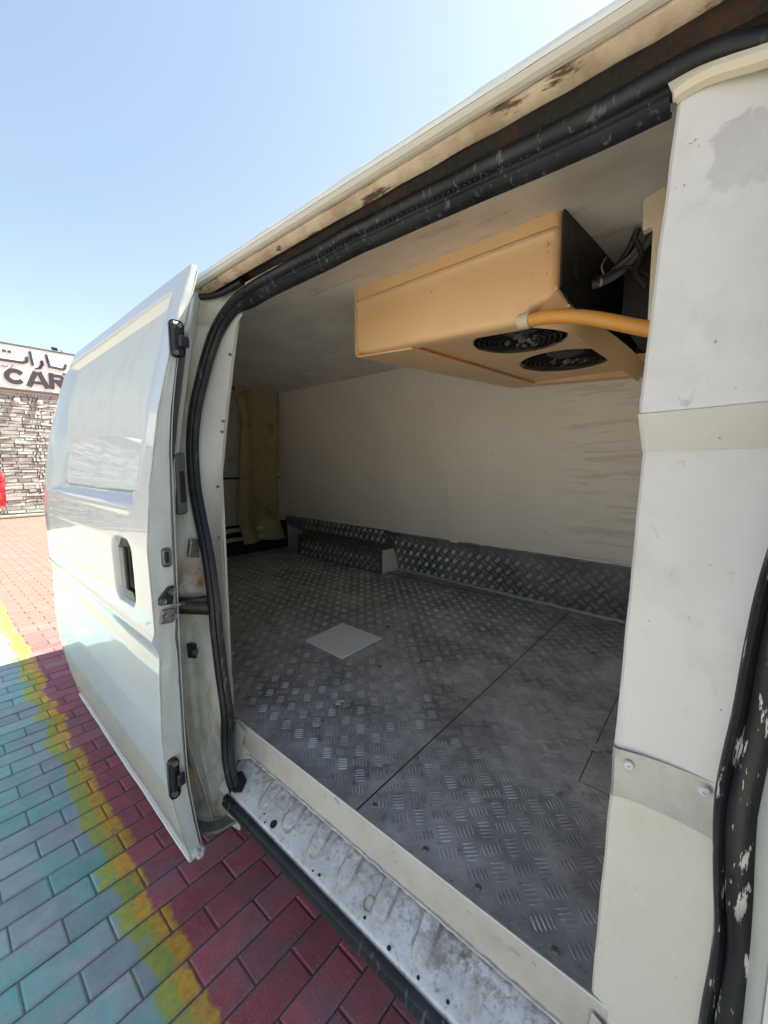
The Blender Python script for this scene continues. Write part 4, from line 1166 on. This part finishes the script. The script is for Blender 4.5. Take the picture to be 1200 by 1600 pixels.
floor_panel(-.2235, .12, 1.0375, 2.40, 'small chequer plate hatch at the front corner')
MB().box((-1.85, .604, .56), (.12, 2.55, .612)).box((-3.31, .83, .56), (-1.853, 2.5, .611)).build('floor_base', M['black'], van)
for (x, y) in ((-.155, .622), (-.30, .630), (-.42, .628), (-.575, .64), (-.19, 1.2), (-.62, 1.95)):
    MB().lathe((x, y, floor_z(x, y) + .0005), (0, 0, 1), [(0, .001), (.0015, .001), (.0022, .003), (.0055, .0028), (.0072, 0)], 14).build('rivet', M['steel'], van, smooth=True)
# dried sealant splashes on the floor
def splash(x, y, r, seed, mat=M['sealant']):
    n = 22; pts = []
    for k in range(n):
        a = 2 * math.pi * k / n; rr = r * (.55 + .9 * abs(hnoise(k * 1.7, seed, 3))) * (1.5 if k % 5 == 0 else 1)
        pts.append((x + rr * math.cos(a), y + rr * math.sin(a), floor_z(x, y) + .0022))
    mb = MB(); c_ = (x, y, floor_z(x, y) + .005)
    mb.add(pts + [c_], [(k, (k + 1) % n, n) for k in range(n)])
    mb.open = True
    return mb.build('sealant_splash', mat, van)
splash(-.545, 1.985, .040, 1); splash(-.62, 2.06, .022, 2); splash(-.225, 1.19, .022, 3)
splash(-1.23, 1.475, .012, 5, M['black']); splash(-1.0, 1.15, .008, 8, M['black'])
# skirting: chequer plate along the far wall
sk = MB()
def tf_sk(x, s, h):   # s = height, pushed off the wall by h
    return (x, wy(x, s) - .008 - h, s)
vs = []; fs = []
def skirt(x0, x1, z0, z1, lab):
    mb = MB(); rows = [[tf_sk(lerp(x0, x1, i / 20), lerp(z0, z1 + .004 * hnoise(i, 2, 2), k / 4), 0) for k in range(5)] for i in range(21)]
    mb.rows(rows)
    bars(mb, tf_sk, x0, x1, z0, z1, off=(-.313, .719), h=.0024)
    mb.open = True
    return mb.build('skirting', M['skirt'], van, label=lab)
skirt(-1.90, .12, .625, .932, None)
skirt(-3.34, -1.90, .625, .945, None)
MB().tube([(x, wy(x, .64) - .020 - .006 * hnoise(x * 12, 1, 1), .632 + .006 * hnoise(x * 15, 2, 1)) for x in [lerp(-1.93, .1, k / 140) for k in range(141)]],
          [.011 + .007 * hnoise(k * .35, 9, 3) for k in range(141)], 7).build('sealant_bead', M['sealant'], van, smooth=True)
MB().box((-1.9, 2.25, .6215), (-1.0, 2.262, .626)).build('floor_trim', M['steel'], van)
MB().tube([(x, wy(x, .935) - .010, .937 + .003 * hnoise(x * 20, 2, 1)) for x in [lerp(-3.2, .1, k / 160) for k in range(161)]],
          [.003 + .002 * hnoise(k * .45, 2, 3) for k in range(161)], 5).build('sealant_bead', M['skirt'], van, smooth=True)
MB().prism([(.12, 2.262, .6215), (-1.0, 2.355, .6215), (-1.0, 2.338, .6215), (.12, 2.245, .6215)], (0, 0, .006)).build('floor_trim', M['steel'], van)
# wheel box
wb = MB().prism([(-1.90, 2.205, .621), (-1.90, 2.205, .808), (-1.90, 2.34, .822), (-1.90, 2.42, .621)], (-1.05, .03, 0)).build('wheel_box', M['steel'], van, bevel=.003)
mb = MB()
bars(mb, lambda x, s, h: (x, 2.2035 + (x + 1.9) * -.0286 - h, s), -2.9, -1.905, .622, .80, h=.003)
mb.open = True
mb.build('tread_bars', M['rim'], wb)
MB().box((-1.898, 2.212, .622), (-1.892, 2.40, .80)).build('wheel_box_end', M['lining'], wb, bevel=.002)
# rear bulkhead boards with dark gaps and a bent cross-member
def rx(z): return max(-3.30, lerp(-3.30, -2.76, (z - .95) / 1.05))
for z0, z1 in ((.90, 1.318), (1.336, 1.985)):
    MB().prism([(rx(z0), .84, z0), (rx(z0), 2.36, z0), (rx(z1), 2.30, z1), (rx(z1), .84, z1)], (-.012, 0, 0)).build('rear_board', M['wood'], van)
MB().rows([[(rx(z) - .03, y, z) for y in (.86, 2.40)] for z in (.56, .95, 1.5, 2.02)]).build('rear_backing', M['black'], van, solid=.005)
for z0, z1 in ((.835, .878), (.745, .80)):
    pts = [(rx(z0) + .03 + .02 * hnoise(y * 4, z0, 2), y, (z0 + z1) / 2 + .012 * hnoise(y * 7, z0, 5)) for y in [lerp(.88, 2.1, k / 24) for k in range(25)]]
    MB().tube(pts, [.020 + .006 * hnoise(k * .8, z0, 3) for k in range(25)], 7).build('rear_rail', M['wood'], van, smooth=True)
MB().box((.12, .62, .60), (.135, 2.3, 2.0)).build('front_bulkhead', M['lining'], van)

# --- front pillar cover panel ------------------------------------------------
def pillar(name, mat, z0, z1, ya, yb_, xl=None, nz=30, rag=.0012, lab=None, xr=None, fold=True, back=0, back2=None):
    """sheet from the lining edge (x about -0.085) to the seal; ya/yb: depth of its left edge at the bottom/top"""
    rows = []
    for k in range(nz + 1):
        z = lerp(z0, z1, k / nz)
        yl = lerp(ya, yb_, k / nz)
        x0 = interp(z, [.60, 1.0, 1.44, 1.50, 1.84], [-.097, -.089, -.083, -.086, -.071]) + rag * hnoise(z * 18, 2, z0)
        xs = interp(z, [.56, .68, .80, .90, .97, 1.07, 1.16, 1.25, 1.33, 1.45, 1.58, 1.70, 1.79, 1.845], [.018, .024, .028, .030, .030, .026, .030, .036, .044, .062, .080, .086, .078, .050])
        r = [(x0 + .002, yl + .05, z), (x0, yl + .004, z), (x0 + .0035, yl, z)] if fold else [(x0, yl, z)]
        for j in range(1, 13):
            t = j / 12
            x = lerp(x0 + .0035, xs, t)
            y = lerp(yl, interp(z, [.6, 1.3, 1.6, 1.85], [.545, .548, .562, .60]), t ** 1.4) + .003 * hnoise(x * 12, z * 7, 6)
            bk = back * (1 - k / nz) if back2 is None else lerp(back2, back, k / nz)
            zo = interp(z, [.545, .96, 1.036, 1.40], [0, .042, .034, 0]) * t
            r.append((x, y + bk * t, z + zo - .045 * (max(0, x + .075) / .145) ** 2 * ss(1.5, 1.82, z)))
        rows.append(r)
    return MB().rows(rows).build(name, mat, van, smooth=True, solid=.0015, label=lab)
pillar('pillar_cover', M['panel'], 1.487, 1.838, .592, .600, lab='scuffed white upper pillar sheet')
# folded band between the upper and the lower sheet
pillar('pillar_cover_fold', M['panel'], 1.442, 1.4865, .622, .592, nz=4, back=.045)
pillar('pillar_cover', M['panel'], 1.034, 1.4415, .598, .622, back=.045, back2=0, lab='white lower pillar sheet with scuffs', nz=30)
pillar('pillar_patch', M['alu'], .960, 1.036, .5975, .591, nz=8)
pillar('pillar_cover', M['cream_panel'], .545, .962, .600, .600, lab='yellowed cream sheet at the foot of the pillar')
MB().tube([(lerp(-.072, .06, t), lerp(.600, .570, t), 1.842 - .045 * t * t + .002 * math.sin(t * 9)) for t in [k / 14 for k in range(15)]] , .010, 8).build('pillar_top_bead', M['cream'], van, smooth=True)
MB().rows([[(lerp(-.075, .07, t), .598 - .02 * t, 1.836 - .045 * t * t), (lerp(-.077, .07, t), .604 - .018 * t, 1.850 - .045 * t * t), (lerp(-.085, .075, t), .612 - .02 * t, 1.874 - .052 * t * t)] for t in [k / 14 for k in range(15)]]).build('pillar_top_flange', M['cream'], van, smooth=True, solid=.002)
for (x, y, z) in ((-.068, .585, 1.024), (.010, .549, 1.055)):
    MB().lathe((x, y, z), (.3, -1, 0), [(0, .0008), (.0018, .0008), (.0022, .0026), (.0050, .0022), (.0060, -.001)], 16).build('rivet', M['flange'], van, smooth=True)
MB().prism([(-.092, .592, .605), (-.070, .588, .60), (-.062, .585, .57), (-.075, .586, .55), (-.095, .59, .57)], (0, -.002, 0)).build('sealant_patch', M['sealant'], van)
# outer pillar skin beyond the seal, with a rusted trim rag
rows = []
for k in range(60):
    z = lerp(.46, 1.90, k / 59)
    xs = interp(z, [.56, .80, .97, 1.07, 1.16, 1.25, 1.33, 1.45, 1.58, 1.70, 1.79, 1.845, 1.9], [.045, .058, .056, .052, .056, .062, .07, .09, .11, .12, .115, .09, .07])
    rows.append([(xs - .008, .555, z), (xs, .515, z), (xs + .003, .47, z), (xs + .012, yb(z) + .004, z), (max(xs + .03, .063), yb(z) + .001, z)])
MB().rows(rows).build('pillar_outer_skin', M['white'], van, smooth=True, solid=.003)
rg = [(.062 + .002 * hnoise(k, 1, 1), .50 + .003 * hnoise(k, 4, 1), lerp(1.03, 1.19, k / 12)) for k in range(13)]
MB().tube(rg, [.002] + [.005 + .002 * hnoise(k, 7, 7) for k in range(11)] + [.002], 6).build('rusty_trim', M['track'], van, smooth=True)

# ============================================================ refrigeration evaporator
ref = thing('evaporator_unit', (-.65, 1.4, 1.99), 'caramel coloured evaporator box with two fans under the ceiling', 'cooling unit')
F = [(-.96, .98), (-.318, .98), (-.24, 1.86), (-.785, 1.86)]
# front shell with ledge line, lower lip curving under
rows = []
ts_ = [0, .003, .008, .015, .025, .035] + [lerp(.035, .965, k / 30) for k in range(1, 30)] + [.965, .975, .985, .992, .997, 1.0]
for t in ts_:
    x = lerp(-.965, -.318, t)
    zb = interp(t, [0, .06, .88, .90, 1], [1.800, 1.790, 1.765, 1.79, 1.805])
    top = 2.003
    corner = .020 * (1 - math.sqrt(max(0, 1 - max(0, 1 - t / .035) ** 2))) + .020 * (1 - math.sqrt(max(0, 1 - max(0, 1 - (1 - t) / .035) ** 2)))
    r = [(x, .992 + corner, top), (x, .984 + corner, top - .010), (x, .986 + corner, top - .040), (x, .975 + corner, top - .050), (x, .974 + corner, top - .057), (x, .980 + corner, top - .066)]
    for k in range(5):
        r.append((x, .981 - .004 * math.sin(math.pi * k / 5) + corner, lerp(top - .08, zb + .022, k / 4)))
    r += [(x, .980 + corner, zb + .014), (x, .984 + corner, zb + .006), (x, .992 + corner, zb + .0015), (x, 1.005, zb), (x, 1.03, zb)]
    rows.append(r)
MB().rows(rows).build('front_shell', M['caramel'], ref, smooth=True, solid=.004)
rows = []
for k in range(15):
    t = k / 14
    rows.append([(lerp(-.965, -.787, t), lerp(.985, 1.86, t), z) for z in (2.0, 1.95, 1.9, 1.85, 1.81, 1.795, 1.79)])
MB().rows(rows).build('side_shell', M['caramel'], ref, smooth=True, solid=.004)
# underside with rim and two fan openings
def circ(cx, cy, r, n=36, sq=1.): return [(cx + r * math.cos(2 * math.pi * k / n), cy + r * sq * math.sin(2 * math.pi * k / n), 1.791) for k in range(n)]
FANS = [(-.487, 1.185, .132), (-.455, 1.515, .150)]
plate_holes([(-.90, 1.02, 1.791), (-.30, 1.02, 1.791), (-.25, 1.83, 1.791), (-.745, 1.83, 1.791)],
            [circ(*f) for f in FANS], (0, 0, .006), 'fan_panel', M['caramel'], ref)
# rim strips of the underside (left, rear), stepping down from the fan panel
MB().prism([(-.965, .99, 1.785), (-.745, 1.005, 1.775), (-.660, 1.80, 1.783), (-.785, 1.862, 1.79)], (0, 0, .006)).build('rim', M['caramel'], ref, bevel=.002)
MB().prism([(-.745, 1.005, 1.781), (-.660, 1.80, 1.789), (-.690, 1.80, 1.806), (-.775, 1.005, 1.806)], (.003, 0, 0)).build('rim_step', M['caramel'], ref)
MB().prism([(-.785, 1.862, 1.790), (-.660, 1.80, 1.783), (-.255, 1.80, 1.765), (-.24, 1.862, 1.765)], (0, 0, .007)).build('rim', M['caramel'], ref, bevel=.002)
MB().prism([(-.660, 1.797, 1.787), (-.255, 1.797, 1.770), (-.255, 1.797, 1.806), (-.69, 1.797, 1.806)], (0, .004, 0)).build('rim_step', M['caramel'], ref)
MB().box((-.74, 1.862, 1.79), (-.24, 1.868, 2.0)).build('back_shell', M['caramel'], ref)
for (cx, cy, r) in FANS:
    fan = MB().lathe((cx, cy, 1.86), (0, 0, -1), [(r + .002, -.0), (r + .002, .053)], 30).build('fan', M['black'], ref, smooth=True)
    hub = MB().lathe((cx, cy, 1.858), (0, 0, -1), [(0, .046), (r * .28, .046), (r * .40, .038), (r * .43, .0), (r * .43, -.02)], 20).build('motor', M['steel'], fan, smooth=True)
    for q in range(5):
        a = 2 * math.pi * q / 5 + cx
        rows = []
        for k in range(5):
            rr = lerp(r * .4, r * .95, k / 4); aw = .34
            rows.append([(cx + rr * math.cos(a + s_ * aw), cy + rr * math.sin(a + s_ * aw), 1.848 + s_ * .014) for s_ in (-1, 0, 1)])
        MB().rows(rows).build('blade', M['blackplast'], fan, smooth=True, solid=.0015)
    gr = MB()
    for k in range(6):
        rr = lerp(r * .42, r * .98, k / 5)
        gr.tube([(cx + rr * math.cos(2 * math.pi * q / 32), cy + rr * math.sin(2 * math.pi * q / 32), 1.792 - .006 * math.cos(rr / r * 1.5)) for q in range(33)], .0013, 5, caps=False)
    for q in range(8):
        a = 2 * math.pi * q / 8
        gr.tube([(cx + rr * math.cos(a), cy + rr * math.sin(a), 1.7905 - .006 * math.cos(rr / r * 1.5)) for rr in (r * .36, r * .7, r * .99)], .0014, 5)
    gr.build('fan_guard', M['blackplast'], fan, smooth=True)
    # dust clots on the guard
    dm = MB()
    for q in range(14):
        a = random.uniform(0, 6.28); rr = random.uniform(0, r * .42)
        dm.lathe((cx + rr * math.cos(a) + .01, cy + rr * math.sin(a), 1.789), (random.uniform(-1, 1), random.uniform(-1, 1), 1), [(0, .004), (.008, .002), (.010, -.002), (0, -.004)], 6)
    dd = dm.build('dust', M['steel'], fan); dd['kind'] = 'stuff'
MB().tube([(lerp(-.975, -.318, k / 30), .985 + .002 * hnoise(k, 1, 1), 2.001 + .002 * hnoise(k * .7, 2, 1)) for k in range(31)], [.0045 + .002 * hnoise(k * .6, 8, 1) for k in range(31)], 6).build('gasket', M['black'], ref, smooth=True)
for (x, z) in ((-.345, 1.925), (-.345, 1.86)):
    MB().lathe((x, .9765, z), (0, -1, 0), [(0, .002), (.0035, .0018), (.0045, .0), (.0045, -.004)], 12).build('screw', M['caramel'], ref, smooth=True)
# dark metal flank, black cavity box and mountings on the right side
fl = MB().prism([(-.316, .992, 2.0), (-.316, .992, 1.83), (-.30, 1.15, 1.80), (-.262, 1.60, 1.80), (-.245, 1.80, 2.0)], (.004, 0, 0)).build('flank_plate', M['dark_iron'], ref)
MB().lathe((-.303, 1.08, 1.895), (1, 0, 0), [(0, .004), (.020, .004), (.024, .0), (.024, -.004)], 18).build('grommet', M['black'], fl, smooth=True)
MB().box((-.235, 1.25, 1.80), (-.02, 1.84, 1.985)).build('dark_cavity_box', M['black'], ref)  # black box put in for the dark void behind the shell arm
# curved arm of the shell sweeping back to the right
up = [(-.321, .982, 1.822), (-.297, 1.05, 1.791), (-.273, 1.2, 1.789), (-.238, 1.4, 1.771), (-.225, 1.6, 1.759)]
lo = [(-.389, .984, 1.757), (-.308, 1.05, 1.742), (-.291, 1.2, 1.735), (-.280, 1.4, 1.733), (-.240, 1.6, 1.705)]
u_, l_ = catmull(up, 6), catmull(lo, 6)
MB().rows([[a, a.lerp(b_, .33) + Vector((.004, -.002, 0)), a.lerp(b_, .66) + Vector((.004, -.002, 0)), b_] for a, b_ in zip(u_, l_)]).build('shell_arm', M['caramel'], ref, smooth=True, solid=.005)
MB().prism([(-.392, .983, 1.815), (-.318, .983, 1.83), (-.31, 1.04, 1.812), (-.375, 1.03, 1.80)], (0, 0, -.006)).build('shell_notch', M['caramel'], ref, bevel=.002)
MB().prism([(-.25, 1.60, 1.76), (-.10, 1.62, 1.75), (-.10, 1.86, 1.745), (-.25, 1.86, 1.765)], (0, 0, .04)).build('end_shell', M['caramel'], ref, bevel=.004)
# drain / suction pipe with its light union
pp = catmull([(-.372, .945, 1.7565), (-.31, .935, 1.748), (-.235, .93, 1.727), (-.134, .93, 1.684), (-.02, .94, 1.64), (.05, .97, 1.60)], 6)
pi_ = MB().tube(pp, .0145, 14).build('drain_pipe', M['pipe'], ref, smooth=True)
MB().cyl((-.388, .947, 1.758), (-.362, .944, 1.7555), .0175, 14).build('pipe_union', M['cream'], ref, smooth=True)
# wires and hoses
for pts, r, m_ in (([(-.345, 1.2, 1.905), (-.30, 1.19, 1.902), (-.262, 1.2, 1.912), (-.222, 1.2, 1.955), (-.20, 1.18, 1.992)], .0075, 'blackplast'),
                   ([(-.345, 1.2, 1.897), (-.29, 1.19, 1.893), (-.25, 1.2, 1.905), (-.222, 1.2, 1.925), (-.190, 1.2, 1.955), (-.165, 1.2, 1.99)], .0105, 'greyplast'),
                   ([(-.335, 1.18, 1.912), (-.28, 1.18, 1.90), (-.24, 1.17, 1.91), (-.205, 1.18, 1.94), (-.178, 1.18, 1.98), (-.16, 1.19, 2.0)], .005, 'greyplast'),
                   ([(-.30, 1.16, 1.898), (-.27, 1.14, 1.888), (-.24, 1.15, 1.896), (-.21, 1.16, 1.90), (-.17, 1.17, 1.87), (-.14, 1.18, 1.82)], .0045, 'black'),
                   ([(-.255, 1.13, 1.925), (-.262, 1.125, 1.905), (-.257, 1.13, 1.888)], .0022, 'steel'),
                   ([(-.20, 1.15, 1.96), (-.185, 1.16, 1.92), (-.195, 1.15, 1.88), (-.17, 1.15, 1.84)], .006, 'black'),
                   ([(-.277, 1.18, 1.905), (-.272, 1.175, 1.89), (-.276, 1.18, 1.882)], .003, 'flange')):
    MB().tube(catmull(pts, 12), r, 12).build('hose' if r > .006 else 'wire', M[m_], ref, smooth=True)
MB().prism([(-.148, .905, 1.908), (-.112, .905, 1.918), (-.108, .905, 1.70), (-.128, .905, 1.69), (-.130, .905, 1.855), (-.146, .905, 1.852)], (0, .02, 0)).build('mounting_bracket', M['cream'], van, bevel=.003)

# ============================================================ loose things
cur = thing('hanging_sheet', (-2.95, 1.85, .80), 'brown stained plastic sheet hanging in the dark rear corner', 'plastic sheet')
rows = []
for k in range(24):
    z = lerp(.735, 2.0, k / 23)
    r = []
    for j in range(26):
        t = j / 25
        tz = (z - .78) / 1.2
        y = lerp(lerp(1.84, 1.56, tz) - .05 * ss(1.80, 1.96, z), lerp(2.27, 1.885, tz), t)
        x = rx(z) + .075 + .040 * math.sin(t * 8.5 + .4 * z) * (1 - .3 * t) + .02 * hnoise(z * 2, t * 4, 3)
        r.append((x, y, z))
    rows.append(r)
MB().rows(rows).build('sheet', M['brownpvc'], cur, smooth=True, solid=.003)
tp = MB().prism([(-1.406, 1.091, .6255), (-1.151, 1.084, .6255), (-1.155, 1.342, .6255), (-1.425, 1.347, .6255)], (0, 0, .006))
o = tp.build('square_plate', M['tile'], None, bevel=.0015)
o['label'] = 'flat white square plate lying on the chequer plate floor'; o['category'] = 'plate'
sc = MB().prism([(-.955, .865, .624), (-.940, .852, .624), (-.925, .862, .624), (-.936, .868, .624), (-.930, .882, .624), (-.940, .884, .624)], (0, 0, .003))
o = sc.build('paper_scrap', M['flange'], None)
o['label'] = 'tiny white paper scrap on the floor before the square plate'; o['category'] = 'litter'
